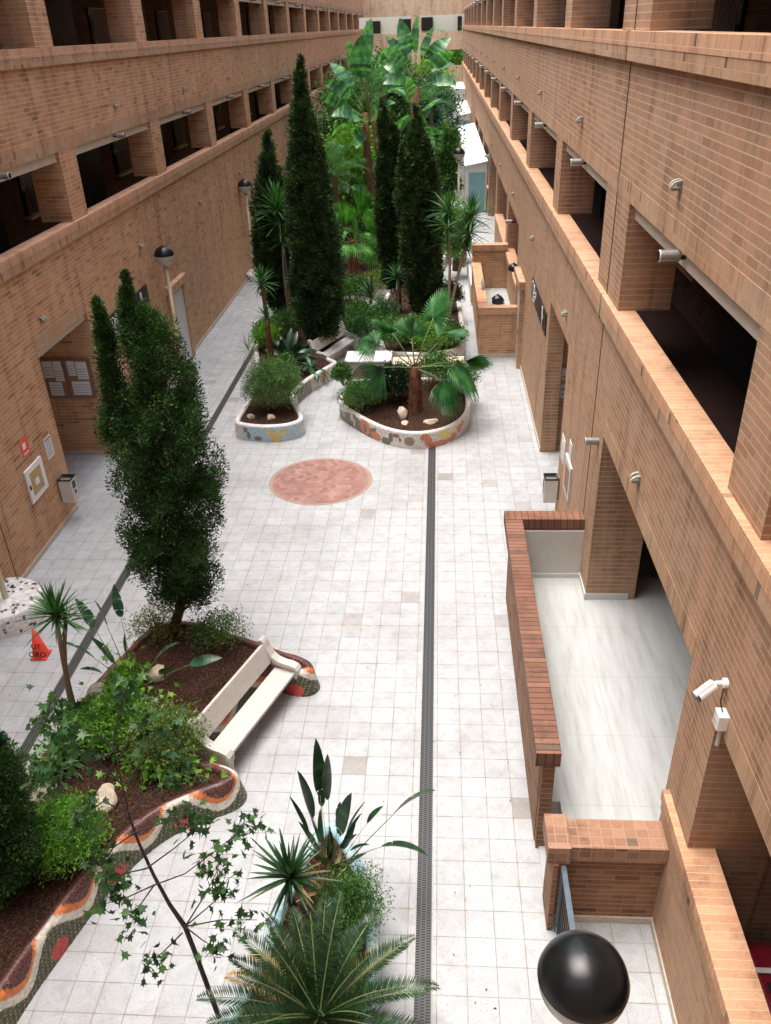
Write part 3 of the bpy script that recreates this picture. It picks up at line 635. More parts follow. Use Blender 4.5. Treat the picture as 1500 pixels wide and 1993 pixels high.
# cylindrical spotlights hung under the lintels
t = thing('spotlight', '', 'spotlight', 'cylindrical spotlights under the lintels'); SPT = t
def cyl_x(m, x0, x1, r, n=16, z=0, r1=None):
    r1 = r if r1 is None else r1
    m.add([(x0, r*math.cos(a), z+r*math.sin(a)) for a in np.linspace(0, 2*math.pi, n+1)[:-1]]+[(x1, r1*math.cos(a), z+r1*math.sin(a)) for a in np.linspace(0, 2*math.pi, n+1)[:-1]],
          [(i, (i+1) % n, n+(i+1) % n, n+i) for i in range(n)]+[tuple(range(n))[::-1], tuple(range(n, 2*n))])
m = MB(); cyl_x(m, -.02, .20, .068); m.build('housing', 'metal', t, smooth=False)
m = MB(); cyl_x(m, .20, .212, .071, r1=.064); m.build('lens_rim', 'alu', t)
m = MB(); cyl_x(m, .213, .216, .056); m.build('lens', 'glassy', t)
m = MB(); m.box(-.14, -.015, -.03, .03, -.04, .0); m.box(-.16, -.13, -.05, .05, -.07, .12); m.build('bracket', 'black', t)
ks = 0
for lvl, z in (('gallery', 7.64), ('top gallery', 11.3)):
    for side, X0, rz, PP in (('right', XR, math.pi, PR), ('left', XL, 0, PL)):
        k = 0
        for i in range(len(PP)-1):
            y = (PP[i][1]+PP[i+1][0])/2
            if y < 6: continue
            if lvl != 'gallery' and y < 30: continue
            place(SPT, (X0, y, z), rz, 'cylinder spotlight, %s of the %s building, %s from the near end' % (lvl, side, ORD[k])); k += 1
place(SPT, (XR-.02, 12.85, 3.8), math.pi, 'cylinder spotlight jutting from the brick pier at the far end of the marble terrace')
place(SPT, (XR-.02, 32.3, 3.55), math.pi, 'cylinder spotlight jutting out above the open brick yard')
place(SPT, (XR-.02, 49.0, 3.7), math.pi, 'cylinder spotlight jutting out beside the nearest white shelter window')
# security camera and junction box
t = thing('security_camera', 'white bullet security camera on a bracket at the near right brick pier', 'camera', None, (XR, 6.02, 4.56))
m = MB(); cyl_x(m, -.04, 0, .05, 14); m.tube([(-.03, 0, 0), (-.10, 0, 0), (-.14, -.01, -.03)], .022, 8); m.build('bracket', 'white_paint', t, smooth=False)
m = MB(); n = 16
ax = Vector((-.83, -.45, -.38)).normalized(); p0 = Vector((-.12, 0, -.02))
m.tube([p0, p0+ax*.20], .058, 16); m.build('body', 'white_paint', t)
m = MB(); m.tube([p0+ax*.198, p0+ax*.215], .054, 16); m.build('lens_face', 'black', t)
m = MB(); m.tube([p0+ax*.03+Vector((0, 0, .05)), p0+ax*.24+Vector((0, 0, .05))], .03, 8); m.build('sun_visor', 'white_paint', t)
t = thing('junction_box', 'small white electrical box with a conduit below the security camera', 'electrical box', None, (XR, 5.86, 4.25))
m = MB(); m.box(-.10, -.001, -.07, .07, -.09, .09); m.build('box_body', 'white_paint', t, bevel=.008)
m = MB(); m.tube([(-.03, 0, -.09), (-.03, 0, -.34)], .02, 8); m.build('conduit', 'white_render', t)
m = MB(); m.tube([(-.05, .0, .09), (-.07, .05, .18), (-.03, .14, .29)], .006, 6); m.build('cable', 'black', t)
m = MB(); cyl_x(m, -.105, -.1, .03, 12); m.build('knob', 'alu', t)
# ------------------------------------------------------------------ lettering
def text_mesh(name, body, size, mat, parent, origin, right, up, ext=.004):
    cu = bpy.data.curves.new(name, 'FONT'); cu.body = body; cu.size = size; cu.extrude = ext; cu.align_x = 'CENTER'; cu.align_y = 'CENTER'; cu.offset = .006*size
    tmp = bpy.data.objects.new('tmp', cu); COL.objects.link(tmp); dg = bpy.context.evaluated_depsgraph_get()
    me = bpy.data.meshes.new_from_object(tmp.evaluated_get(dg)); bpy.data.objects.remove(tmp, do_unlink=True); me.name = name
    me.materials.clear(); me.materials.append(MT[mat]); o = bpy.data.objects.new(name, me); COL.objects.link(o); o.parent = parent
    rt = Vector(right).normalized(); u = Vector(up).normalized(); n = rt.cross(u)
    o.matrix_local = Matrix(((rt.x, u.x, n.x, origin[0]), (rt.y, u.y, n.y, origin[1]), (rt.z, u.z, n.z, origin[2]), (0, 0, 0, 1)))
    return o
t = thing('black_sign', 'black lettered sign board on the left wall, half hidden by the forked conifer', 'sign', None, (XL, 20.95, 2.95))
m = MB(); m.box(.001, .03, 0, 3.6, 0, .55); m.build('board', 'black', t)
text_mesh('lettering', 'TDo', .36, 'papers', t, (.034, .52, .34), (0, 1, 0), (0, 0, 1)); text_mesh('lettering', 'R', .36, 'papers', t, (.034, 2.95, .34), (0, 1, 0), (0, 0, 1))
text_mesh('lettering', 'ES', .24, 'papers', t, (.034, .52, .1), (0, 1, 0), (0, 0, 1)); text_mesh('lettering', 'I', .24, 'papers', t, (.034, 2.95, .1), (0, 1, 0), (0, 0, 1))
t = thing('black_sign', 'black lettered sign board on the right wall beside the tall doorway', 'sign', None, (XR, 20.5, 3.08))
m = MB(); m.box(-.03, -.001, 0, 3.6, 0, .55); m.build('board', 'black', t)
for c_, y_ in (('T', 3.3), ('D', 2.9), ('o', 2.5), ('R', .8)): text_mesh('letter', c_, .40, 'papers', t, (-.034, y_, .36), (0, -1, 0), (0, 0, 1))
for c_, y_ in (('E', 3.1), ('S', 2.8), ('I', .8)): text_mesh('letter', c_, .30, 'papers', t, (-.034, y_, .11), (0, -1, 0), (0, 0, 1))
# ------------------------------------------------------------------ wall equipment
t = thing('notice_board', 'grey framed notice board with papers inside the left porch', 'notice board', None, (-10.43, 19.99, 1.74))
m = MB(); m.box(0, 1.3, -.03, -.001, 0, 1.04); m.build('backing', 'cork', t)
m = MB(); m.box(-.03, 0, -.05, -.001, -.03, 1.07); m.box(1.3, 1.33, -.05, -.001, -.03, 1.07); m.box(0, 1.3, -.05, -.001, 1.04, 1.07); m.box(0, 1.3, -.05, -.001, -.03, 0); m.box(.63, .66, -.05, -.03, 0, 1.04); m.build('frame', 'metal', t)
for (a, b, c0, d0) in ((.03, .3, .55, 1.0), (.32, .55, .45, 1.0), (.10, .45, .05, .42), (.7, .9, .6, 1.0), (.93, 1.22, .5, .98), (.72, 1.2, .06, .44)):
    m = MB(); m.box(a, b, -.036, -.0305, c0, d0); pp = m.build('sheet', 'papers', t)
    m = MB()
    for i in range(4): m.box(a+.02, b-.03, -.038, -.0365, c0+.06+i*.07, c0+.075+i*.07)
    m.build('print', 'ink', pp)
t = thing('hose_cabinet', 'white framed fire hose cabinet with ochre glass on the left wall', 'fire cabinet', None, (XL, 15.1, 1.24))
m = MB(); m.box(.001, .05, 0, .82, 0, .78); m.build('frame', 'white_paint', t, bevel=.006)
m = MB(); m.box(.05, .055, .14, .66, .13, .66); m.build('panel', 'gold', t)
m = MB(); m.box(.051, .07, .03, .07, .33, .43); m.build('latch', 'black', t)
m = MB(); m.box(.056, .06, .3, .48, .3, .45); m.build('hose_label', 'papers', t)
t = thing('fire_sign', 'small red fire hose sign above the white cabinet', 'sign', None, (XL, 15.28, 2.28))
m = MB(); m.box(.001, .008, 0, .34, 0, .36); m.build('plate', 'red', t)
m = MB(); m.box(.009, .011, .08, .22, .14, .28); m.box(.009, .011, .06, .28, .03, .06); m.build('symbol', 'papers', t)
t = thing('wall_notice', 'white printed notice beside the porch edge on the left wall', 'notice', None, (XL, 16.28, 1.72))
m = MB(); m.box(.001, .01, 0, .34, 0, .5); m.build('sheet', 'papers', t)
m = MB()
for i in range(7): m.box(.011, .013, .03, .3, .05+i*.055, .07+i*.055)
m.box(.011, .013, .02, .32, .43, .48); m.build('print', 'ink', t)
def dispenser(loc, s, label):
    t = thing('litter_bin', label, 'litter bin', 'white wall litter bins', loc)
    m = MB(); m.box(s*.04, s*.34, 0, .30, 0, .58); m.build('bin_body', 'white_render', t, bevel=.008)
    m = MB(); m.box(s*.035, s*.345, -.005, .015, .58, .61); m.box(s*.035, s*.345, .285, .305, .58, .61); m.box(s*.035, s*.055, .015, .285, .58, .61); m.box(s*.325, s*.345, .015, .285, .58, .61); m.box(s*.06, s*.32, .02, .28, .58, .582); m.build('rim', 'black', t)
    m = MB(); m.box(s*.08, s*.30, .04, .16, .583, .588); m.build('tray', 'metal', t)
    m = MB(); m.box(s*.341, s*.346, .06, .22, .34, .52); m.box(s*.341, s*.346, .1, .2, .2, .28); m.build('emblem', 'black', t)
    m = MB(); m.box(s*.001, s*.04, .05, .25, .05, .62); m.build('wall_bracket', 'metal', t)
dispenser((XL, 16.35, .55), 1, 'white litter bin with black rim hung on the left wall near the porch')
dispenser((XR, 16.42, .52), -1, 'white litter bin with black rim hung on the right wall near the tall doorway')
for (y0, y1, z0, z1, lb) in ((16.15, 16.6, 1.62, 2.2, 'narrow white notice on the right wall nearest the tall doorway'), (15.3, 15.62, 2.12, 2.52, 'upper pale notice on the right wall above the cabinet')):
    t = thing('wall_notice', lb, 'notice', None, (XR, y0, z0)); m = MB(); m.box(-.01, -.001, 0, y1-y0, 0, z1-z0); m.build('sheet', 'papers', t)
    m = MB()
    for i in range(5): m.box(-.012, -.0105, .03, y1-y0-.04, .06+i*.07, .08+i*.07)
    m.build('print', 'ink', t)
t = thing('hose_cabinet', 'white framed cabinet on the right wall between the bin and the terrace', 'fire cabinet', None, (XR, 15.0, 1.35))
m = MB(); m.box(-.05, -.001, 0, .75, 0, .78); m.build('frame', 'white_render', t); m = MB(); m.box(-.054, -.05, .1, .62, .1, .66); m.build('panel', 'cork', t)
t = thing('meter_box', 'grey square meter box on the brick side of the tall doorway', 'electrical box', None, (3.02, 20.25, 2.02))
m = MB(); m.box(0, .3, -.06, -.001, 0, .3); m.build('box_body', 'alu', t, bevel=.006); m = MB(); m.box(.06, .24, -.065, -.06, .05, .09); m.build('label_strip', 'ink', t)
t = thing('intercom_panel', 'small white intercom panel below the grey meter box', 'intercom', None, (3.14, 20.25, 1.5))
m = MB(); m.box(0, .16, -.04, -.001, 0, .36); m.build('plate', 'alu', t); m = MB(); m.box(.04, .12, -.045, -.04, .2, .3); m.box(.05, .11, -.045, -.04, .08, .14); m.build('buttons', 'ink', t)
# traffic cone
t = thing('traffic_cone', 'orange red traffic cone with black hand lettering beside the dotted planter', 'traffic cone', None, (-7.47, 11.55, 0))
m = MB(); m.prism([(.19*math.cos(a)*1.1, .19*math.sin(a)*1.1) for a in np.linspace(math.pi/4, math.pi/4+2*math.pi, 5)[:-1]], .001, .035); m.build('base', 'red', t, bevel=.01)
m = MB(); m.lathe([(.135, .035), (.03, .50), (.0, .50)], n=24) if False else m.lathe([(.155, .035), (.035, .60), (.0, .60)], n=24); m.build('cone', 'red', t, smooth=True)
def cone_text(body, z, sz):
    a = math.atan2(.12, .565); r = .155-.12*(z-.035)/.565
    text_mesh('lettering', body, sz, 'black', t, (.1*r+.004, -r-.012, z), (1, .0, 0), (0, math.sin(a), math.cos(a)), .002)
cone_text('UT', .30, .14); cone_text('ORO', .14, .15)
# awning/car behind the near sill
t = thing('red_car', 'dark red car roof behind the near brick sill at bottom right', 'car', None, (0, 0, 0))
m = MB(); m.add([(3.30, 2.5, .25), (5.0, 2.5, .25), (5.0, 5.85, .25), (3.30, 5.85, .25), (3.30, 2.5, .8), (5.0, 2.5, .8), (5.0, 5.85, .8), (3.30, 5.85, .8), (3.42, 2.5, 1.2), (4.9, 2.5, 1.2), (4.9, 5.6, 1.05), (3.42, 5.6, 1.05)],
      [(0, 1, 5, 4), (1, 2, 6, 5), (2, 3, 7, 6), (3, 0, 4, 7), (4, 5, 9, 8), (5, 6, 10, 9), (6, 7, 11, 10), (7, 4, 8, 11), (8, 9, 10, 11)]); m.build('body', 'carred', t, bevel=.05)
m = MB(); m.add([(3.43, 5.36, 1.07), (4.9, 5.36, 1.07), (4.9, 5.30, 1.073), (3.43, 5.30, 1.073), (3.43, 5.36, 1.09), (4.9, 5.36, 1.09), (4.9, 5.30, 1.093), (3.43, 5.30, 1.093)], [(0, 1, 2, 3), (7, 6, 5, 4), (0, 4, 5, 1), (3, 2, 6, 7), (0, 3, 7, 4), (1, 5, 6, 2)]); m.build('trim', 'alu', t)
m = MB(); m.add([(3.5, 5.2, 1.085), (4.8, 5.2, 1.085), (4.8, 4.2, 1.135), (3.5, 4.2, 1.135)], [(0, 1, 2, 3)]); m.build('windscreen', 'glassy', t)
# ------------------------------------------------------------------ bench
def bench(loc, ang, label, L=2.15):
    t = thing('garden_bench', label, 'bench', None, loc, ang)     # x along, y from front (0) to back (.68)
    path = [(.70, .90), (.755, .94), (.74, .99), (.68, 1.0), (.64, .95), (.60, .84), (.52, .70), (.42, .63), (.30, .61), (.16, .61), (.06, .585), (.01, .52), (.015, .42), (.05, .32), (.065, .20), (.03, .09), (.0, .0)]
    for x0 in (0, L-.15):
        m = MB(); th = .065; V = []
        pv_ = [Vector(p) for p in path]
        for i, p in enumerate(pv_):
            tt = (pv_[min(i+1, len(pv_)-1)]-pv_[max(i-1, 0)]).normalized(); nn = Vector((-tt.y, tt.x))
            a = p+nn*th*.0; b = p-nn*th*(-1.0) if False else p+nn*th
            for q2 in (p, b):
                V += [(x0, q2.x, q2.y), (x0+.15, q2.x, q2.y)]
        F = []
        for i in range(len(path)-1):
            o = 4*i; n_ = o+4
            F += [(o, n_, n_+1, o+1), (o+2, o+3, n_+3, n_+2), (o, o+2, n_+2, n_), (o+1, n_+1, n_+3, o+3)]
        F += [(0, 1, 3, 2), (4*(len(path)-1), 4*(len(path)-1)+2, 4*(len(path)-1)+3, 4*(len(path)-1)+1)]
        m.add(V, F)
        # web panel filling the side under the scroll
        web = [(.69, .9), (.62, .78), (.52, .66), (.42, .6), (.16, .58), (.07, .53), (.08, .34), (.09, .2), (.05, .0), (.18, .0), (.24, .18), (.42, .2), (.52, .0), (.66, .0), (.66, .4), (.70, .9)]
        n = len(web); m.add([(x0+.04, a, b) for a, b in web]+[(x0+.11, a, b) for a, b in web], [tuple(range(n)), tuple(range(n, 2*n))[::-1]]+[(i, (i+1) % n, n+(i+1) % n, n+i) for i in range(n)])
        m.build('side_frame', 'stone_white', t, bevel=.008)
    m = MB(); m.box(.11, L-.11, .08, .48, .40, .46); m.build('seat', 'stone_white', t, bevel=.01)
    m = MB(); m.add([(.11, .53, .56), (L-.11, .53, .56), (L-.11, .64, .93), (.11, .64, .93), (.11, .59, .545), (L-.11, .59, .545), (L-.11, .70, .915), (.11, .70, .915)],
                    [(0, 1, 2, 3), (5, 4, 7, 6), (4, 5, 1, 0), (3, 2, 6, 7), (4, 0, 3, 7), (1, 5, 6, 2)]); m.build('backrest', 'stone_white', t, bevel=.008)
    return t
p0, p1 = G(455, 1525), G(590, 1345)
dv = p1-p0; ang = math.atan2(dv[1], dv[0])
bench((float(p0[0]), float(p0[1]), 0), ang, 'white cast stone bench set against the near red rimmed mosaic planter', float(np.linalg.norm(dv))+.05)
# ------------------------------------------------------------------ mosaic planters
def smooth_closed(P, it=3):
    P = np.array(P, float)
    for _ in range(it):
        Q = np.roll(P, -1, 0); P = np.stack([P*.75+Q*.25, P*.25+Q*.75], 1).reshape(-1, 2)
    return P
def resample(P, ds):
    Q = np.vstack([P, P[:1]]); L = np.r_[0, np.cumsum(np.linalg.norm(np.diff(Q, axis=0), axis=1))]; n = max(8, int(L[-1]/ds))
    u = np.linspace(0, L[-1], n, endpoint=False); return np.stack([np.interp(u, L, Q[:, 0]), np.interp(u, L, Q[:, 1])], 1), u
def planter(label, outline, paint, h=.5, th=.17, ds=.02, it=3, mat='mosaic', soil=.42, hv=.02, batter=0):
    P = smooth_closed(outline, it) if it else np.array(outline, float)
    A = .5*np.sum(P[:, 0]*np.roll(P[:, 1], -1)-np.roll(P[:, 0], -1)*P[:, 1])
    if A < 0: P = P[::-1]
    P, u = resample(P, ds)
    Tn = unit(np.roll(P, -2, 0)-np.roll(P, 2, 0)); N = np.stack([Tn[:, 1], -Tn[:, 0]], 1)      # outward
    rows = [(0, z) for z in np.arange(0, h-.07, hv)]+[(0, h-.07), (.012, h-.035), (.045, h-.008), (th*.5, h), (th-.04, h-.008), (th-.01, h-.035), (th, h-.09), (th, soil-.05)]
    V = []; C = []; n = len(P); vv = 0; prev = None
    for (o, z) in rows:
        if prev is not None: vv += math.hypot(o-prev[0], z-prev[1])
        prev = (o, z)
        q = P-N*o+N*(batter*max(0, 1-z/h) if o == 0 else 0); V.append(np.c_[q, np.full(n, z)]); C.append(paint(u, np.full(n, vv), q))
    V = np.concatenate(V); C = np.concatenate(C); k = len(rows)
    i = np.arange(n); j = (i+1) % n
    F = np.concatenate([np.stack([r*n+i, r*n+j, (r+1)*n+j, (r+1)*n+i], 1) for r in range(k-1)])
    t = thing('mosaic_planter', label, 'planter')
    o = fast('planter_wall', V, F, mat, t, smooth=True)
    ca = o.data.color_attributes.new('paint', 'FLOAT_COLOR', 'POINT'); ca.data.foreach_set('color', np.c_[C, np.ones(len(C))].astype(np.float32).ravel())
    # soil, gently uneven
    q = P-N*(th-.02); q = q[::max(1, int(.08/ds))]; m = MB(); n2 = len(q); c = q.mean(0)
    from mathutils.geometry import tessellate_polygon
    tri = tessellate_polygon([[Vector((x, y, 0)) for x, y in q]])
    m.add([(x, y, soil) for x, y in q], [tuple(f) for f in tri]); m.build('soil', 'soil', t)
    return t
def blobs(base, items, rimw=None, h=.5, rim=(.72, .70, .66)):
    """items: (x, y, z, rx(m along), rz, colour) placed as blobs in space on the wall"""
    def f(u, v, q):
        C = np.tile(np.array(base, float), (len(u), 1)); z = np.minimum(v, h)
        for (x, y, zz, rr, rz, col) in items:
            d = ((q[:, 0]-x)**2+(q[:, 1]-y)**2)/rr**2+((z-zz)/rz)**2
            C[(d < 1) & (v < h-.04)] = col
        C[v > h-.06] = rim
        return C
    return f
# near left planter: waves of dark red, orange, cream, dark green with yellow specks and red drops
def wave_paint(u, v, q):
    C = np.zeros((len(u), 3)); s_ = np.sin(2*np.pi*u/1.15+.6)
    cream = .27+.17*s_; C[:] = (.045, .055, .022)
    rs = np.random.default_rng(int(abs(v[0])*1e4) % 99991)
    sp = (np.sin(u*61+v*43)*np.sin(v*77-u*23) > .80); C[sp] = (.50, .46, .20)
    ph = (u/1.15+.6/(2*np.pi)) % 1.0
    drop = (((ph-.25)/.13)**2+((v-.12)/.11)**2 < 1) | ((np.abs(ph-.30) < .035) & (v < .10)); C[drop] = (.50, .05, .045)
    C[(v > cream)] = (.70, .67, .58)
    C[(v > cream+.13)] = (.66, .19, .04)
    C[(v > cream+.23+.05*np.sin(2*np.pi*u/1.15-.6))] = (.075, .016, .013)
    C[(v > .53)] = (.075, .016, .013)
    return C
MT['mosaic_near'] = mosaic_mat('red and cream broken tile mosaic', 22, (.38, .30, .27), .022)
OD = [(-5.05, 12.10), (-4.5, 12.02), (-3.2, 11.45), (-2.45, 11.10), (-2.22, 10.95), (-2.16, 10.72), (-2.40, 10.62), (-2.95, 10.85), (-3.15, 10.6), (-3.85, 8.95), (-3.80, 8.72), (-3.25, 8.60), (-2.98, 8.45), (-3.02, 8.22), (-3.45, 8.02), (-3.95, 7.72), (-4.35, 7.2), (-4.62, 6.6), (-4.80, 6.0), (-5.02, 5.3), (-5.2, 4.3), (-6.3, 4.3), (-6.25, 6.5), (-6.18, 8.2), (-6.08, 9.6), (-5.75, 10.9), (-5.4, 11.9)]
planter('big near left planter with a dark red rim and wavy orange and cream mosaic', OD, wave_paint, ds=.014, it=3, mat='mosaic_near', hv=.014, th=.16, batter=.10)
OE = [(-1.52, 7.75), (-1.15, 7.3), (-.88, 6.7), (-.72, 6.1), (-.66, 5.2), (-.7, 4.2), (-2.4, 4.2), (-2.62, 4.5), (-2.35, 5.1), (-2.16, 5.7), (-2.08, 6.3), (-1.85, 7.2)]
def pale_blue(u, v, q):
    C = np.tile(np.array((.42, .60, .64)), (len(u), 1)); k = (np.sin(u*9+v*20) > .6); C[k] = (.26, .50, .58); return C
planter('boat shaped planter with a pale blue mosaic rim, holding the big cycad', OE, pale_blue, ds=.02, mat='mosaic_near')
OA = [(-5.86, 21.3), (-5.75, 20.95), (-5.0, 20.72), (-4.3, 20.78), (-3.86, 21.1), (-3.85, 21.55), (-4.15, 22.3), (-4.42, 23.1), (-4.28, 23.8), (-3.95, 24.7), (-3.55, 25.4), (-3.3, 25.9), (-3.75, 26.3), (-3.7, 27.2), (-3.05, 28.7), (-2.5, 29.0), (-2.6, 31), (-3, 33.6), (-6.2, 33.6), (-6.75, 31), (-6.65, 28), (-6.1, 25.8), (-5.8, 23.5), (-5.8, 22.2)]
LB = (.40, .55, .62)
def pa(u, v, q):
    C = np.tile(np.array((.66, .62, .56)), (len(u), 1))
    fr_ = (q[:, 1] < 21.5); C[fr_] = LB
    C[(q[:, 0] < -5.55) & (q[:, 1] < 21.6)] = (.66, .60, .55)
    neck = (q[:, 0] > -4.6) & (q[:, 1] > 22.2); C[neck] = (.24, .12, .10); C[neck & (q[:, 1] > 23.6)] = (.20, .17, .15); C[neck & (q[:, 1] > 24.4)] = (.62, .57, .50)
    for (x, y, z, a, b, c) in ((-5.47, 20.8, .33, .09, .11, (.13, .12, .08)), (-5.38, 20.8, .17, .07, .14, (.13, .12, .08)), (-5.10, 20.75, .10, .12, .07, (.13, .12, .08)), (-4.72, 20.75, .30, .10, .10, (.66, .50, .12)), (-4.58, 20.75, .14, .16, .15, (.66, .50, .12)), (-4.35, 20.8, .30, .10, .09, (.66, .50, .12)),
                            (-4.12, 20.85, .38, .035, .04, (.03, .03, .04)), (-5.83, 21.2, .2, .14, .14, (.60, .22, .16)), (-3.88, 21.2, .2, .2, .13, (.62, .58, .52)),
                            (-4.38, 23.3, .22, .1, .2, (.66, .60, .52)), (-4.0, 24.55, .34, .14, .12, (.66, .50, .14)), (-3.72, 25.05, .26, .22, .2, (.64, .36, .17)), (-3.72, 25.05, .18, .09, .16, (.18, .22, .09)), (-3.42, 25.6, .34, .12, .14, (.18, .22, .10))):
        d = ((q[:, 0]-x)**2+(q[:, 1]-y)**2)/a**2+((v-z)/b)**2; C[d < 1] = c
    C[v > .44] = (.74, .74, .73)
    return C
planter('long white rimmed planter with a pale blue mosaic nose and yellow shapes', OA, pa, mat='mosaic_fine', th=.16)
OB = [(-2.98, 22.75), (-2.95, 22.35), (-2.25, 21.35), (-1.4, 20.45), (-.55, 20.2), (.25, 20.55), (.82, 21.4), (.95, 22.5), (.85, 23.6), (.7, 24.4), (-2.9, 24.4), (-2.98, 23.6)]
def pb(u, v, q):
    C = np.tile(np.array((.66, .62, .56)), (len(u), 1)); dk = (.13, .115, .09); og = (.58, .17, .06); x_, y_ = q[:, 0], q[:, 1]
    lf = (x_ < -1.75) & (y_ < 23.2); C[lf & (v < .36+.08*np.sin(x_*7))] = dk
    for (x, y, z, a, b, c) in ((-2.85, 22.1, .22, .12, .11, (.30, .34, .36)), (-2.50, 21.75, .35, .08, .17, (.66, .62, .56)), (-2.42, 21.65, .17, .05, .17, (.66, .62, .56)),
                            (-2.1, 21.2, .24, .26, .22, og), (-2.08, 21.2, .2, .07, .14, dk), (-1.75, 20.85, .12, .2, .14, og), (-1.45, 20.6, .1, .17, .12, dk), (-1.30, 20.52, .26, .09, .16, (.17, .07, .06)), (-1.15, 20.45, .34, .12, .07, (.17, .07, .06)), (-1.05, 20.4, .24, .06, .10, (.17, .07, .06)),
                            (-.80, 20.32, .22, .15, .14, (.24, .17, .11)), (-.38, 20.32, .33, .14, .11, og), (-.28, 20.32, .2, .11, .15, og), (.0, 20.45, .08, .35, .10, og), (.35, 20.75, .14, .22, .11, og), (.6, 21.0, .28, .14, .13, og), (.70, 21.15, .36, .1, .1, og),
                            (.12, 20.5, .34, .16, .10, (.66, .56, .15)), (.22, 20.6, .25, .20, .12, (.66, .56, .15)), (.45, 20.85, .37, .1, .07, (.66, .56, .15)), (.90, 22.0, .25, .2, .16, (.66, .58, .25)), (.93, 22.9, .2, .3, .16, (.45, .22, .12))):
        d = ((x_-x)**2+(y_-y)**2)/a**2+((v-z)/b)**2; C[d < 1] = c
    C[v > .43] = (.72, .69, .66)
    return C
planter('rounded white mosaic planter with orange, black and yellow shapes and the fan palm', OB, pb, mat='mosaic_fine', th=.14)
# white topped block behind the palm planter
t = thing('mosaic_block', 'white topped mosaic block standing behind the fan palm planter', 'block', None, (0, 0, 0))
m = MB(); m.box(-2.92, -1.5, 24.42, 25.3, 0, .96); o = m.build('body', 'white_render', t); m = MB(); m.box(-1.499, .78, 24.5, 25.3, 0, .78); m.build('low_body', 'white_render', t)
m = MB(); m.box(-2.95, -1.5, 24.40, 25.35, .96, 1.02); m.build('top_slab', 'white_paint', t, bevel=.01)
m = MB(); m.box(-1.498, .80, 24.48, 25.32, .78, .82); m.build('rear_top', 'rock', t, bevel=.01)
m = MB(); m.add([(-2.35+.38*math.cos(a), 24.405, .5+.38*math.sin(a)) for a in np.linspace(0, math.pi, 17)], [tuple(range(17))]); m.build('orange_arch', 'paver', t)
bench((-3.75, 26.2, 0), math.atan2(2.4, 1.05)-0.0, 'second white bench half hidden behind the mosaic block', 2.3)
OC = [(-2.1, 27.0), (-1.5, 26.6), (-.4, 26.5), (.7, 26.9), (.95, 28), (.9, 31), (.8, 35), (-.5, 36), (-2.2, 35), (-2.3, 31)]
planter('distant planter under the dark twin cypresses, pink and white mosaic', OC, blobs((.62, .58, .52), [(-1.5, 26.6, .2, .5, .2, (.5, .16, .12)), (.2, 26.5, .2, .4, .2, (.12, .1, .08))]), ds=.05, hv=.05, mat='mosaic_fine')
OF_ = [(-6.5, 36), (-4, 35.2), (-1, 37), (.5, 39), (.6, 50), (.4, 60), (-1.5, 62), (-6, 60), (-6.8, 50), (-6.8, 40)]
planter('long planted bed in the middle distance under the banana plants', OF_, blobs((.62, .58, .52), [(-4, 35.2, .2, 1.0, .2, (.45, .15, .12))]), ds=.1, hv=.1, mat='mosaic_fine')
OG = [(-6.5, 64), (-1, 63), (.3, 66), (.3, 100), (-1, 104), (-6, 104), (-6.8, 100), (-6.8, 68)]
planter('far planted bed reaching to the end of the court', OG, blobs((.62, .58, .52), []), ds=.2, hv=.1, mat='mosaic_fine')
# dotted lamp planters
def dotted(x, y, label, sx=.82, sy=.75, h=.45):
    out = [(x+sx*math.cos(a)*(1+.06*math.cos(2*a)), y+sy*math.sin(a)) for a in np.linspace(0, 2*math.pi, 15)[:-1]]
    P = smooth_closed(out, 2); P, u = resample(P, .025); c = np.array([x, y]); n = len(P)
    rows = [(1, z) for z in np.arange(0, h-.1, .025)]+[(.995, h-.08), (.975, h-.03), (.93, h)]+[(k, h+.004) for k in np.arange(.9, .0, -.03)]
    V = []; C = []; rs = np.random.default_rng(3)
    D = []
    for _ in range(120):
        if rs.random() < .5: r_ = math.sqrt(rs.random())*.92; a = rs.random()*6.28; D.append((x+sx*r_*math.cos(a), y+sy*r_*math.sin(a), h))
        else: a = rs.random()*6.28; D.append((x+sx*math.cos(a), y+sy*math.sin(a), rs.random()*h*.95))
    D = np.array(D)
    for k, z in rows:
        q = np.c_[c+(P-c)*k, np.full(n, z)]; V.append(q); col = np.tile(np.array((.80, .80, .78)), (n, 1))
        d = np.abs(q[:, None, :]-D[None]).max(2).min(1); col[d < .032] = (.012, .012, .014); C.append(col)
    V = np.concatenate(V); C = np.concatenate(C); i = np.arange(n); j = (i+1) % n
    F = np.concatenate([np.stack([r*n+i, r*n+j, (r+1)*n+j, (r+1)*n+i], 1) for r in range(len(rows)-1)])
    o = fast('lamp_planter', V, F, 'mosaic_dots', smooth=True); ca = o.data.color_attributes.new('paint', 'FLOAT_COLOR', 'POINT'); ca.data.foreach_set('color', np.c_[C, np.ones(len(C))].astype(np.float32).ravel())
    tag(o, label, 'planter')
MT['mosaic_dots'] = mosaic_mat('white tile with black dots', 13, (.52, .49, .44), .02)
dotted(-8.72, 12.75, 'white mosaic pedestal with scattered black dots around the lamp post at left edge', .80, .78)
dotted(-8.55, 38.3, 'small white rounded pedestal under the far left lamp post', .5, .6, .35)
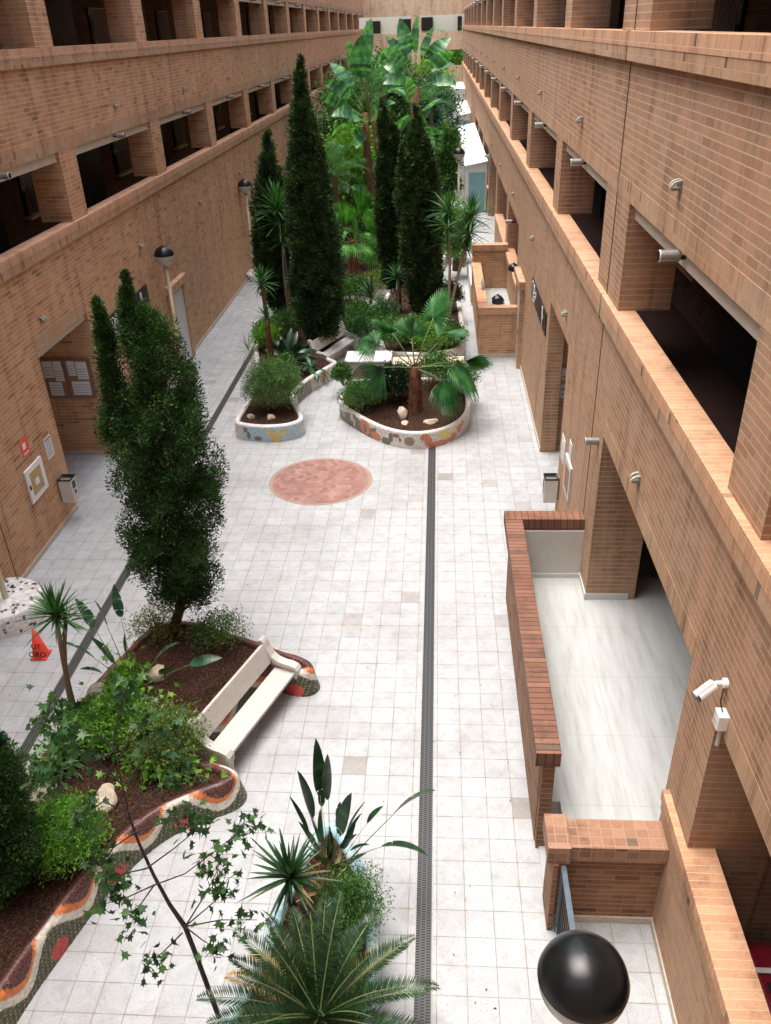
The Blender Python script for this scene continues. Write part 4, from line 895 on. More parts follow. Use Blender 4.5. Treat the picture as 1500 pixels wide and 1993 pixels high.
# ------------------------------------------------------------------ rocks
def rock(px, py, z, r, label, seed, mat='rock', sq=.7):
    p = G(px, py, z); rr = np.random.default_rng(seed); import bmesh
    bm = bmesh.new(); bmesh.ops.create_icosphere(bm, subdivisions=3, radius=1)
    ph = rr.uniform(0, 6, 6); dirs = unit(rr.normal(size=(9, 3))); off = rr.uniform(.55, .85, 9)
    for v in bm.verts:
        c = np.array(v.co); 
        for d_, o_ in zip(dirs, off):
            k = c@d_
            if k > o_: c = c-d_*(k-o_)
        c *= 1+.05*math.sin(9*c[0]+ph[0])*math.sin(8*c[1]+ph[1])
        v.co = (c[0]*r, c[1]*r*.8, c[2]*r*sq+r*sq*.35)
    me = bpy.data.meshes.new('rock'); bm.to_mesh(me); bm.free(); me.materials.append(MT[mat])
    o = bpy.data.objects.new('rock', me); COL.objects.link(o); o.location = (float(p[0]), float(p[1]), z); o.rotation_euler = (0, 0, float(ph[2])); tag(o, label, 'rock')
rock(300, 1318, .42, .24, 'pale rock in the soil beside the paddle leaved plant', 1)
rock(205, 1560, .42, .26, 'cream rock near the front rim of the near left planter', 2)
rock(195, 1352, .42, .22, 'grey rock in the left corner by the yucca trunk of the near planter', 4, 'rockgrey')
rock(90, 1545, .42, .24, 'greyish rock at the left rim beside the bright green shrub', 14, 'rockgrey')
rock(489, 813, .42, .13, 'small pale stone at left in the nose of the blue mosaic planter', 5)
rock(527, 816, .42, .17, 'larger pale stone at right in the nose of the blue mosaic planter', 6)
rock(782, 812, .42, .24, 'upright pale rock left of the palm trunk', 7, sq=1.0)
rock(788, 824, .42, .15, 'flat pale stone in front of the upright rock', 8, sq=.4)
rock(838, 822, .42, .22, 'flat cream stone at the front rim of the palm planter', 9, sq=.4)
rock(868, 806, .42, .26, 'pitted grey green rock at right of the palm trunk', 10, 'rockgrey', 1.0)
rock(880, 790, .42, .2, 'pale stone at the right rim behind the pitted rock', 11, sq=.6)
rock(788, 658, .45, .5, 'pale rock behind the mosaic block', 12, sq=.9)
rock(555, 640, .45, .3, 'round tan rock behind the broad leaved plant', 13)
# ------------------------------------------------------------------ vegetation builders
def crown_rows(rows, y, sub=10):
    """rows (py, left px, right px) of an outline on plane y -> z, cx, r arrays"""
    z = []; cx_ = []; r = []
    for (py, a, b) in rows:
        A_, B_ = WY(a, py, y), WY(b, py, y); z.append((A_[2]+B_[2])/2); cx_.append((A_[0]+B_[0])/2); r.append(abs(B_[0]-A_[0])/2)
    o = np.argsort(z); z = np.array(z)[o]; return z, np.array(cx_)[o], np.array(r)[o]
def conifer_foliage(z, cx_, r, y, n, L, W, lump=.16, up=.8, inner=.45, gaps=0, seed=0, cl=.12):
    r = np.maximum(r-np.minimum(cl*.62+L*.22, r*.46), .004); rg = np.random.default_rng(seed); zz = np.linspace(z[0], z[-1], 400); rr = np.interp(zz, z, r); pw = np.cumsum(rr*1.0+.03); pw /= pw[-1]
    # branch tips (clumps) first, then sprays of blades round each
    nc = max(60, n//60); zc = np.interp(rg.random(nc), pw, zz); th = rg.random(nc)*2*np.pi
    k = inner+(1-inner)*rg.random(nc)**.55; R = np.interp(zc, z, r)*k*(1+lump*np.sin(th*3+zc*2.3)+lump*.8*np.sin(th*5-zc*3.7+1)+rg.normal(0, .06, nc))
    C = np.c_[np.interp(zc, z, cx_)+R*np.cos(th), y+R*np.sin(th), zc]
    if gaps:
        G3 = rg.random((gaps, 3))*[2*np.pi, 1, 0]; keep = np.ones(nc, bool)
        for a, b, _ in G3:
            gz = z[0]+(z[-1]-z[0])*b; d = ((np.angle(np.exp(1j*(th-a))))/.35)**2+((zc-gz)/.22)**2; keep &= ~((d < 1) & (k > .5))
        C = C[keep]; th = th[keep]; R = R[keep]
    m = len(C); per = n//m; out = unit(np.c_[np.cos(th), np.sin(th), np.full(m, up)])
    idx = np.repeat(np.arange(m), per); cs = (.55+.6*rg.random(m))*cl*np.clip(np.interp(C[:, 2], z, r)*.9/cl+.12, .12, 1.15); cs = cs[idx]
    o = unit(rg.normal(size=(len(idx), 3))); Pp = C[idx]+o*(cs*rg.random(len(idx))**.4)[:, None]*[1, 1, 1.35]
    D = out[idx]*.5+o*.8+rg.normal(size=(len(idx), 3))*.3+[0, 0, .25]
    return diamond(Pp, D, L*(.6+.8*rg.random(len(idx))), W*(.7+.6*rg.random(len(idx))), fold=.1)
def trunk(m, x, y, z0, z1, r0, r1, lean=(0, 0), n=8, seg=6, wob=.03, seed=1):
    rr = random.Random(seed); pts = []; rad = []
    for i in range(seg+1):
        k = i/seg; pts.append((x+lean[0]*k+rr.uniform(-wob, wob)*(0 if i in (0,) else 1), y+lean[1]*k+rr.uniform(-wob, wob)*(0 if i == 0 else 1), z0+(z1-z0)*k)); rad.append(r0+(r1-r0)*k)
    m.tube(pts, rad, n); return pts
def strap_leaf(P0, D0, L, W, droop, seg=6, fold=.35, shape='lance', side=None, rg=rng):
    """one leaf as a folded ribbon"""
    D = np.array(D0, float); D /= np.linalg.norm(D); p = np.array(P0, float); pts = [p.copy()]; dirs = [D.copy()]
    for i in range(seg):
        D = D+np.array([0, 0, -droop/seg]); D /= np.linalg.norm(D); p = p+D*L/seg; pts.append(p.copy()); dirs.append(D.copy())
    V = []
    for i, (q, d_) in enumerate(zip(pts, dirs)):
        k = i/seg
        if shape == 'lance': wv = W*max(.0, (min(1, .55+k*1.6))*(1-k)**.6) if k > 0 else W*.5
        else: wv = W*(math.sin(math.pi*min(1, max(.02, k))**.72))**.7 if k < 1 else 0
        sd_ = np.cross(d_, [0, 0, 1.0]) if side is None else np.array(side, float); nn = np.linalg.norm(sd_)
        sd_ = sd_/nn if nn > 1e-4 else np.array([1., 0, 0]); upv = np.cross(sd_, d_)
        V += [q-sd_*wv/2+upv*wv*fold*.5, q, q+sd_*wv/2+upv*wv*fold*.5]
    F = []
    for i in range(seg):
        a = 3*i; F += [(a, a+1, a+4, a+3), (a+1, a+2, a+5, a+4)]
    return np.array(V), np.array(F)
def rosette(c, n, L, W, up0=.1, up1=1.0, droop=.35, seed=0, seg=4, fold=.4, low=-.35):
    rg = np.random.default_rng(seed); parts = []
    for i in range(n):
        k = i/n; th = i*2.39996+rg.normal(0, .15); el_ = low+(up1+.45-low)*k**.8; el_ = min(el_, 1.45)+rg.normal(0, .1)
        D = (math.cos(th)*math.cos(el_), math.sin(th)*math.cos(el_), math.sin(el_)); l = L*(.75+.35*rg.random())*(1-.25*k)
        parts.append(strap_leaf((c[0]+.02*math.cos(th), c[1]+.02*math.sin(th), c[2]-.18*(1-k)*L), D, l, W*(.85+.3*rg.random()), droop*(1.1-k)+rg.random()*.12, seg, fold))
    return join(parts)
def yucca(name, label, base, heads, leafmatn='lf_yuc', bark='barkpale', tr=.05, group=None, cat='yucca'):
    """base xyz, heads list of (head xyz, L, n, bend point or None)"""
    t = thing(name, label, cat, group, (float(base[0]), float(base[1]), float(base[2])))
    b = np.array(base, float); m = MB()
    for (h_, L, n, bend) in heads:
        h_ = np.array(h_, float)-b
        pts = [np.zeros(3)]
        if bend is not None: pts.append(np.array(bend, float)-b)
        pts.append(h_)
        P_ = []
        for i in range(9):
            k = i/8
            if len(pts) == 2: P_.append(pts[1]*k+np.array([.03*math.sin(k*5+n), .02*math.sin(k*7), 0]))
            else: P_.append((1-k)**2*pts[0]+2*k*(1-k)*(pts[1]*2-.5*(pts[0]+pts[2]))+k*k*pts[2])
        m.tube(P_, [tr*(1.15-.45*i/8) for i in range(9)], 8)
    m.build('trunk', bark, t, smooth=True)
    fs = [rosette(np.array(h_)-b, n, L, L*.085, seed=int(n+L*100+i), droop=.3) for i, (h_, L, n, _) in enumerate(heads)]
    V, F = join(fs); fast('leaves', V, F, leafmatn, t); return t
def paddle_leaf(p0, D, stalk, L, W, droop, m, rg, tear=0, seg=9, curl=.3, face=None):
    """stalk into m, returns blade"""
    D = np.array(D, float); D /= np.linalg.norm(D); p = np.array(p0, float); pts = [p.copy()]; d_ = D.copy()
    for i in range(5): d_ = d_+np.array([0, 0, -droop*.25/5]); d_ /= np.linalg.norm(d_); p = p+d_*stalk/5; pts.append(p.copy())
    m.tube(pts, [.022*W/.35+.006, .018*W/.35+.004, .015*W/.35, .012*W/.35, .010*W/.35, .008*W/.35], 5)
    sd0 = None
    if face is not None: sd0 = np.cross(d_, unit(np.array(face, float)+rg.normal(size=3)*.35))
    V, F = strap_leaf(p, d_, L, W, droop, seg, .3, 'paddle', side=sd0)
    # turn half round the axis for variety
    a = rg.normal(0, .5 if face is None else .15); ax = d_; c, s_ = math.cos(a), math.sin(a); K = np.array([[0, -ax[2], ax[1]], [ax[2], 0, -ax[0]], [-ax[1], ax[0], 0]]); Rm = np.eye(3)+s_*K+(1-c)*K@K
    V = (V-p)@Rm.T+p
    if tear:   # split blades at a few places by separating segments
        Vn = []; Fn = []; o = 0; k = seg
        for i in range(seg):
            q = V[3*i:3*i+6].copy()
            if rg.random() < tear:
                q[3] = q[3]*.86+q[4]*.14-ax*L*.02; q[5] = q[5]*.86+q[4]*.14-ax*L*.02
            Vn.append(q); Fn += [(o, o+1, o+4, o+3), (o+1, o+2, o+5, o+4)]; o += 6
        V = np.concatenate(Vn); F = np.array(Fn)
    return V, F
def paddle_plant(name, label, base, leaves, mat='lf_strel', stem='stemgreen', cat='plant', tear=.0, trunks=None, bark='barkpale', seed=1, group=None):
    """leaves: (dx,dy,dz direction, stalk, L, W, droop[,start z])"""
    t = thing(name, label, cat, group, tuple(float(v) for v in base)); rg = np.random.default_rng(seed); m = MB(); parts = []
    for lf in leaves:
        (d, st, L, W, dr) = lf[:5]; p0 = lf[5] if len(lf) > 5 else (rg.normal(0, .05), rg.normal(0, .05), 0)
        parts.append(paddle_leaf(p0, d, st, L, W, dr, m, rg, tear))
    m.build('stalks', stem, t, smooth=True); V, F = join(parts); fast('leaves', V, F, mat, t)
    if trunks:
        m = MB()
        for pts, rad in trunks: m.tube(pts, rad, 9)
        m.build('trunk', bark, t, smooth=True)
    return t
def bush(name, label, base, rad, n, L, W, mat, cat='shrub', twigs=10, seed=1, hollow=.35, up=.5, droopy=0, shape=(1, 1, 1), clumps=None, wood='barkpale', fan=.5):
    t = thing(name, label, cat, None, tuple(float(v) for v in base)); rg = np.random.default_rng(seed); rx, ry, rz = rad
    nc = clumps or max(20, n//30); d = unit(rg.normal(size=(nc, 3))); d[:, 2] = np.abs(d[:, 2])*1.0-.25; k = hollow+(1-hollow)*rg.random(nc)**.5
    C = d*k[:, None]*[rx*.85, ry*.85, rz*.62]+[0, 0, rz*.52]; per = n//nc; idx = np.repeat(np.arange(nc), per)
    sz = .11*min(rad)/.4; Pp = C[idx]+np.clip(rg.normal(size=(len(idx), 3)), -1.6, 1.6)*sz*[1, 1, .8]; Pp[:, 2] = np.maximum(Pp[:, 2], .02)
    D = unit(Pp-[0, 0, rz*.3])*fan+rg.normal(size=(len(idx), 3))*.9+[0, 0, up-droopy]
    V, F = diamond(Pp, D, L*(.6+.8*rg.random(len(idx))), W*(.7+.6*rg.random(len(idx)))); fast('leaves', V, F, mat, t)
    m = MB()
    for i in range(twigs):
        e = C[rg.integers(nc)]; m.tube([(rg.normal(0, .03), rg.normal(0, .03), -.02), tuple(e*.45+[0, 0, .05]+rg.normal(size=3)*.03), tuple(e)], [.014, .009, .004], 5)
    m.build('stems', wood, t); return t
def fan_leaf(p0, D, stalk, R, m, rg, span=3.5, nseg=34, tipdroop=.25, roll=0.0, tilt=0.0, face=None):
    D = np.array(D, float); D /= np.linalg.norm(D); p = np.array(p0, float)+D*stalk
    m.tube([p0, tuple(np.array(p0)+D*stalk*.5+[0, 0, .03*stalk]), tuple(p)], [.022, .014, .011], 6)
    # fan plane: axis D2 (tilted), side
    sd_ = np.cross(D, [0, 0, 1.0]); sd_ /= max(np.linalg.norm(sd_), 1e-6); upn = np.cross(sd_, D)
    D2 = D*math.cos(tilt)-upn*math.sin(tilt); up2 = np.cross(sd_, D2); S2 = sd_*math.cos(roll)+up2*math.sin(roll); N2 = np.cross(S2, D2)
    if face is not None: D2 = D; S2 = unit(np.cross(D2, unit(np.array(face, float)+rg.normal(size=3)*.2))); N2 = np.cross(S2, D2)
    V = []; F = []
    for i in range(nseg):
        a = -span/2+span*(i+.5)/nseg; da = span/nseg*.56; o = len(V)
        for k, wf in ((0.03, 1), (.45, 1), (.72, .7), (.9, .35), (1.0, 0)):
            rr_ = R*k*(.93+.07*math.cos(a*1.2)+.03*rg.random()); zd = -tipdroop*R*max(0, k-.6)**2*4*(.5+rg.random()*.8)
            for sgn in ((-1, 0, 1)):
                aa = a+sgn*da*wf; q = p+(D2*math.cos(aa)+S2*math.sin(aa))*rr_+N2*((.018*R if sgn == 0 else -.018*R)*(1 if k < .8 else .3))+np.array([0, 0, zd]); V.append(q)
        for j in range(4):
            b_ = o+3*j; F += [(b_, b_+1, b_+4, b_+3), (b_+1, b_+2, b_+5, b_+4)]
    return np.array(V), np.array(F)
# ------------------------------------------------------------------ conifers
def conifer(label, base, crowns, n, L, W, mat, tr=.11, lump=.16, up=.8, gaps=0, seed=1, cat='conifer tree', name='conifer_tree', barkm='bark', branches=0, cl=.12):
    t = thing(name, label, cat, None, tuple(float(v) for v in base)); b = np.array(base, float); parts = []; tot = sum(c[2].sum()*(c[0][-1]-c[0][0])/len(c[2]) for c in crowns); m = MB()
    for i, (z, cx_, r) in enumerate(crowns):
        k = r.sum()*(z[-1]-z[0])/len(r)/tot
        parts.append(conifer_foliage(z-b[2], cx_-b[0], r, 0, int(n*k), L, W, lump, up, .35, gaps if i == 0 else 0, seed+i, cl))
        top = (cx_[-1]-b[0], 0, z[-1]-b[2]-.1); mid = (np.interp((z[0]+z[-1])/2, z, cx_)-b[0], 0, (z[0]+z[-1])/2-b[2]); low = (cx_[0]-b[0], 0, z[0]-b[2])
        if i: c0 = crowns[0]; m.tube([(np.interp(z[0]-.6, c0[0], c0[1])-b[0], 0, z[0]-b[2]-.6), tuple(low), tuple(mid), tuple(top)], [tr*.4, tr*.4, tr*.25, .01], 7)
        else: m.tube([(0, 0, -.05), tuple(low), tuple(mid), tuple(top)], [tr*1.1, tr*.85, tr*.4, .01], 9)
    rg = np.random.default_rng(seed)
    for j in range(branches):
        z, cx_, r = crowns[0]; zz = z[0]+(z[-1]-z[0])*(.02+.6*rg.random()); th = rg.random()*6.28; R = np.interp(zz, z, r)*.8; c = np.interp(zz, z, cx_)-b[0]
        m.tube([(c*.6, 0, zz-b[2]-.5), (c+R*.5*math.cos(th), R*.5*math.sin(th), zz-b[2]-.15), (c+R*math.cos(th), R*math.sin(th), zz-b[2]+.2)], [.028, .018, .006], 5)
    m.build('trunk', barkm, t, smooth=True); V, F = join(parts); fast('crown', V, F, mat, t); return t
yT = 11.75; zS = .42
main = crown_rows([(600, 246, 282), (640, 236, 330), (680, 240, 360), (720, 252, 380), (760, 255, 396), (800, 222, 398), (850, 208, 405), (900, 226, 412), (960, 246, 417), (1010, 250, 424), (1060, 254, 427), (1105, 268, 424), (1140, 292, 413), (1168, 318, 392)], yT)
spire = crown_rows([(528, 239, 247), (560, 233, 258), (590, 226, 270), (630, 226, 284), (680, 235, 300)], yT)
left = crown_rows([(585, 174, 183), (620, 172, 202), (660, 174, 218), (700, 178, 230), (750, 186, 240), (800, 192, 250), (850, 195, 262)], yT-.15)
gB = G(342, 1212, zS)
conifer('dark green conifer with two pointed tops in the near left planter', (gB[0], yT, zS), [main, left, spire], 165000, .046, .022, 'lf_cyp', .10, .22, .7, 24, 5, branches=40, cl=.13)
yc = 6.5; low = crown_rows([(1432, -8, 6), (1480, -60, 26), (1540, -100, 48), (1600, -110, 66), (1660, -100, 76), (1700, -60, 66), (1730, -20, 40)], yc)
conifer('dark bushy conifer cut by the left edge of the picture', (-5.5, yc, zS), [low], 50000, .05, .022, 'lf_cyp', .08, .14, .6, 0, 9, cl=.13)
yc = 27.6; A1 = crown_rows([(112, 582, 585), (150, 572, 595), (200, 570, 603), (260, 560, 622), (320, 556, 634), (400, 556, 652), (470, 560, 662), (540, 566, 668), (600, 575, 668), (645, 592, 655), (672, 605, 640)], yc)
conifer('tallest dark cypress, narrow pointed column left of centre', (A1[1][0], yc, .45), [A1], 95000, .12, .042, 'lf_cyp_dark', .16, .12, 1.1, 8, 21, cl=.17)
yc = 30.5; A2 = crown_rows([(256, 520, 524), (300, 504, 540), (350, 497, 555), (400, 490, 560), (470, 488, 566), (530, 500, 572), (590, 520, 575), (615, 540, 572)], yc)
conifer('shorter dark cypress beside the left wall, left of the tallest cypress', (A2[1][0], yc, .45), [A2], 42000, .12, .042, 'lf_cyp_dark', .12, .16, .9, 6, 22, cl=.17)
yc = 31.5; C1 = crown_rows([(192, 742, 745), (230, 735, 756), (290, 733, 768), (360, 730, 780), (430, 728, 785), (500, 735, 790), (560, 750, 800)], yc)
C1b = crown_rows([(215, 764, 767), (260, 756, 776), (330, 752, 782), (420, 752, 786)], yc+.3)
conifer('dark twin topped cypress at centre, left one of the right-hand group', (C1[1][0], yc, .45), [C1, C1b], 42000, .12, .042, 'lf_cyp_dark', .12, .14, 1.2, 4, 23, cl=.15)
yc = 29.6; C2 = crown_rows([(198, 806, 809), (240, 800, 822), (300, 782, 842), (380, 772, 856), (460, 775, 862), (540, 785, 864), (600, 795, 864), (640, 812, 852)], yc)
C3 = crown_rows([(275, 832, 835), (310, 824, 844), (360, 820, 856)], yc+.1)
C4 = crown_rows([(282, 782, 786), (330, 774, 796), (400, 770, 806)], yc-.1)
conifer('broad dark cypress cluster with three spires at right of centre', (C2[1][0], yc, .45), [C2, C3, C4], 80000, .12, .042, 'lf_cyp_dark', .15, .13, 1.2, 6, 24, cl=.15)
# ------------------------------------------------------------------ near planter plants
def W3(px, py, y): return WY(px, py, y)
b = G(148, 1392, zS)
yucca('yucca_plant', 'single trunked yucca with a green rosette in front of the traffic cone', b, [(W3(108, 1190, b[1]-.1), .62, 78, W3(128, 1310, b[1]-.05)), (W3(128, 1205, b[1]+.1), .42, 34, W3(128, 1310, b[1]))], 'lf_yuc', 'barkpale', .045)
b = G(128, 1490, zS)
yucca('yucca_plant', 'low stemless yucca in the near left planter, below the tall one', b, [(b+np.array([0, 0, .22]), .60, 52, None)], 'lf_yuc', 'barkpale', .05)
b = G(262, 1345, zS)
def toward(b, px, py, y): v = WY(px, py, y)-np.array(b); return v
L_ = []
for (px, py, dy, L, Wd, dr) in ((215, 1130, .1, .62, .17, .1), (150, 1165, -.1, .62, .20, .25), (185, 1170, .2, .5, .2, .35), (245, 1225, .0, .5, .22, .5), (110, 1240, -.1, .7, .2, .5), (160, 1290, -.4, .4, .13, .8), (345, 1245, .3, .55, .2, .6), (425, 1290, -.1, .55, .19, .7), (350, 1290, -.25, .55, .2, .5), (180, 1240, .1, .6, .2, .3)):
    v = toward(b, px, py, b[1]+dy); ln = np.linalg.norm(v); d = v/ln+np.array([0, 0, dr*.35]); L_.append((tuple(d), max(.25, ln-L*.95), L, Wd, dr))
paddle_plant('strelitzia_plant', 'paddle leaved plant with blue green leaves beneath the conifer', b, L_, 'lf_strel', tear=.35, seed=3)
bush('shrub', 'fine leaved shrub with pinkish stems at the far rim, right of the conifer', G(430, 1262, zS), (.52, .45, .72), 2600, .045, .02, 'lf_mid', twigs=34, seed=2, hollow=.55, wood='barkred')
bush('shrub', 'thin yellowish shrub at the far rim, left of the conifer trunk', G(305, 1245, zS), (.5, .4, .62), 1500, .05, .02, 'lf_olive', twigs=26, seed=3, hollow=.5, wood='barkred')
bush('shrub', 'feathery light green shrub against the back of the near bench', G(330, 1470, zS), (.58, .5, .75), 10000, .05, .022, 'lf_olive', twigs=16, seed=4)
bush('shrub', 'rounded bright green shrub beside the dark conifer at the left edge', G(135, 1665, zS), (.52, .48, .85), 12000, .055, .02, 'lf_bright', twigs=12, seed=5)
bush('shrub', 'loose fresh green shrub in the middle of the near left planter', G(235, 1440, zS), (.55, .5, .6), 5500, .075, .035, 'lf_bright', twigs=12, seed=6)
bush('shrub', 'small leafy tuft around the foot of the paddle leaved plant', G(245, 1375, zS), (.3, .25, .55), 1100, .09, .045, 'lf_bright', twigs=6, seed=16)
# lobed leaf sapling and vine leaves
def lobed_leaves(P, D, S):
    """five lobed leaves: base P, axis D, size S"""
    n = len(P); D = unit(D); N = unit(rng.normal(size=(n, 3))+[0, 0, 1.2]); Sx = unit(np.cross(D, N)); Nn = np.cross(Sx, D)
    sh = [(0, 0, 0), (.10, .28, .02), (-.05, .62, -.06), (.33, .30, 0), (.62, .45, -.05), (.60, .14, .02), (1.0, 0, -.04), (.60, -.14, .02), (.62, -.45, -.05), (.33, -.30, 0), (-.05, -.62, -.06), (.10, -.28, .02)]
    V = np.stack([P+D*S[:, None]*a+Sx*S[:, None]*b_*.85+Nn*S[:, None]*c for a, b_, c in sh], 1)
    k = len(sh); C = P+D*S[:, None]*.3-Nn*S[:, None]*.05; V = np.concatenate([V, C[:, None]], 1).reshape(-1, 3)
    o = (np.arange(n)*(k+1))[:, None, None]; tri = np.array([(k, i, (i+1) % k) for i in range(k)])[None]; return V, (o+tri).reshape(-1, 3)
t = thing('sapling_tree', 'slender leaning sapling with lobed leaves rising beside the blue planter', 'sapling', None, (-2.48, 4.97, .40)); b = np.array((-2.48, 4.97, .40))
stem = [np.zeros(3)]+[WY(px, py, 4.97+dy)-b for px, py, dy in ((385, 1868, 0), (360, 1803, .03), (330, 1760, .03), (300, 1705, .06), (270, 1640, .1), (252, 1590, .12), (236, 1520, .15), (222, 1450, .2))]
m = MB(); m.tube(stem, [.03, .026, .026, .02, .017, .014, .010, .007, .004], 8); m.build('stem', 'barkdark', t, smooth=True)
m = MB(); LP = []; LD = []; LS = []
def bp(px, py, dy=0): return WY(px, py, 4.97+dy)-b
brs = [((360, 1803), (405, 1765), (445, 1730), .1), ((360, 1803), (430, 1790), (500, 1790), -.1), ((360, 1803), (395, 1830), (430, 1850), -.2), ((300, 1722), (360, 1700), (440, 1640), .25), ((300, 1722), (250, 1745), (200, 1760), -.2), ((300, 1722), (270, 1765), (255, 1800), -.35), ((285, 1690), (340, 1650), (400, 1600), .3), ((285, 1690), (240, 1700), (215, 1720), -.1),
       ((355, 1815), (320, 1850), (290, 1875), -.3), ((262, 1620), (320, 1600), (370, 1590), .3), ((262, 1620), (220, 1650), (190, 1690), -.2), ((250, 1580), (300, 1540), (360, 1500), .35), ((250, 1580), (200, 1560), (150, 1600), -.2), ((240, 1530), (290, 1460), (340, 1430), .3), ((240, 1530), (190, 1480), (120, 1450), -.1), ((230, 1480), (260, 1420), (300, 1400), .2), ((226, 1460), (180, 1420), (100, 1400), 0), ((222, 1450), (230, 1390), (250, 1330), .1), ((360, 1803), (400, 1740), (425, 1690), .2), ((440, 1640), (465, 1620), (480, 1600), .2), ((226, 1460), (150, 1500), (80, 1520), -.1)]
rgs = np.random.default_rng(12)
for i, (a, c, e, dy) in enumerate(brs):
    p_ = [bp(*a), bp(c[0], c[1], dy*.5), bp(e[0], e[1], dy)]; m.tube(p_, [.009, .006, .003], 5)
    for k in range(30 if i < 9 else 42):
        u_ = .35+.75*rgs.random()**.6; q = p_[1]*(1-u_)+p_[2]*u_ if u_ > .0 else p_[1]
        q = p_[1]+(p_[2]-p_[1])*min(1.1, (u_-.2)*1.2)+rgs.normal(size=3)*[.085, .085, .07]; LP.append(q); LD.append(rgs.normal(size=3)*.6+[0, 0, -.7]); LS.append(.065+.055*rgs.random())
m.build('branches', 'barkdark', t)
V, F = lobed_leaves(np.array(LP), np.array(LD), np.array(LS)); fast('leaves', V, F, 'lf_ivy', t)
def lobed_patch(label, px, py, z, rad, n, sz, mat, seed, cat='vine'):
    p = G(px, py, z); t = thing('leafy_vine', label, cat, None, tuple(float(v) for v in p)); rg = np.random.default_rng(seed)
    P = rg.normal(size=(n, 3))*rad; P[:, 2] = np.abs(P[:, 2]); D = rg.normal(size=(n, 3))+[0, 0, -.2]; V, F = lobed_leaves(P, D, sz*(.6+.7*rg.random(n))); fast('leaves', V, F, mat, t)
    m = MB()
    for i in range(8): q = P[rg.integers(n)]; m.tube([(0, 0, 0), tuple(q*.5+[0, 0, .06]), tuple(q)], [.007, .005, .003], 5)
    m.build('stems', 'stemgreen', t)
lobed_patch('bright lobed leaves climbing over the foot of the paddle leaved plant', 245, 1320, .7, (.16, .14, .25), 130, .12, 'lf_bright', 31)
lobed_patch('lobed vine spreading in the middle of the near left planter', 230, 1400, .5, (.45, .3, .2), 380, .12, 'lf_bright', 32)
lobed_patch('lobed vine near the front rim by the bench end', 310, 1500, .5, (.35, .2, .16), 230, .11, 'lf_bright', 33)
lobed_patch('lobed vine beside the yucca trunk at the left rim', 120, 1395, .75, (.22, .15, .16), 80, .15, 'lf_ivy', 34)
lobed_patch('lobed vine hanging over the left rim at the low yucca', 75, 1500, .55, (.25, .2, .15), 120, .12, 'lf_mid', 35)
# ------------------------------------------------------------------ blue planter plants
b = G(640, 1700, .42); L_ = []
for (px, py, dy, L, Wd, dr) in ((620, 1438, .1, .95, .17, .05), (634, 1472, .0, .8, .16, .05), (570, 1490, .1, .8, .18, .1), (558, 1545, -.1, .7, .09, .1), (685, 1545, -.1, .85, .2, .1), (600, 1570, 0, .7, .18, .1), (828, 1524, .1, .70, .20, .55), (830, 1650, .0, .65, .17, .9), (735, 1570, .1, .35, .1, .5), (700, 1620, -.2, .55, .15, .4), (690, 1590, .1, .5, .09, .2), (620, 1540, .2, .3, .09, .3), (655, 1560, .2, .3, .09, .3), (715, 1640, -.1, .35, .06, .8)):
    v = toward(b, px, py, b[1]+dy); ln = np.linalg.norm(v); d = v/ln+np.array([0, 0, dr*.35]); L_.append((tuple(d), max(.2, ln-L*.97), L, Wd, dr))
for i in range(12):
    th = i*2.4; e = .9+.5*rng.random(); L_.append(((math.cos(th)*math.cos(e), math.sin(th)*math.cos(e), math.sin(e)), .25+.35*rng.random(), .5, .10, .35))
paddle_plant('strelitzia_plant', 'dark paddle leaved plant rising from the tip of the blue rimmed planter', b, L_, 'lf_strel_d', seed=4, tear=.1)
b = G(570, 1790, .42)
yucca('yucca_plant', 'dark green yucca with partly dry lower leaves in the blue rimmed planter', b, [(WY(563, 1700, b[1]-.05), .66, 58, None)], 'lf_yuc_d', 'barkdark', .05)
t_ = G(640, 1760, .42); V, F = rosette((0, 0, .35), 26, .6, .04, seed=8, droop=.9, low=-.2); tt = thing('dry_grass_clump', 'dry straw coloured leaf clump beside the dark yucca', 'grass clump', None, tuple(float(v) for v in t_)); fast('leaves', V, F, 'lf_dry', tt)
bush('shrub', 'fine bright leaved shrub spilling over the right rim of the blue planter', G(690, 1790, .42), (.42, .42, .72), 6500, .04, .017, 'lf_mid', twigs=30, seed=7, hollow=.35)
# cycad
def frond(p0, D, L, W, droop, m, rg, n=46, dry=0.0):
    D = np.array(D, float); D /= np.linalg.norm(D); p = np.array(p0, float); pts = [p.copy()]; ds_ = [D.copy()]; K = 24
    for i in range(K): D = D+np.array([0, 0, -droop/K*(.5+i/K)]); D /= np.linalg.norm(D); p = p+D*L/K; pts.append(p.copy()); ds_.append(D.copy())
    m.tube(pts[::3], np.linspace(.012, .003, len(pts[::3])), 5, False); pts = np.array(pts); ds_ = np.array(ds_)
    u = np.linspace(.08, .995, n); ii = u*K; P = np.stack([np.interp(ii, np.arange(K+1), pts[:, j]) for j in range(3)], 1); Dd = unit(np.stack([np.interp(ii, np.arange(K+1), ds_[:, j]) for j in range(3)], 1))
    S = unit(np.cross(Dd, [0, 0, 1.0])); U = np.cross(S, Dd); out = []; w = W*np.sin(np.pi*np.clip(u*.88+.1, 0, 1))**.6
    for sg in (-1, 1):
        dd = S*sg*.9+Dd*.62+U*.42+rg.normal(size=S.shape)*.05
        V, F = diamond(P, dd, w*(.95+.1*rg.random(n)), .019, N=U+rg.normal(size=S.shape)*.1, fold=0); out.append((V, F))
    return join(out)
cb = G(622, 1985, .75); cb[1] = max(cb[1], 4.6); t = thing('cycad_plant', 'large dark green cycad with arching feathery fronds at the bottom of the picture', 'cycad', None, (float(cb[0]), float(cb[1]), .42)); rg = np.random.default_rng(5); m = MB(); gp = []; dp = []
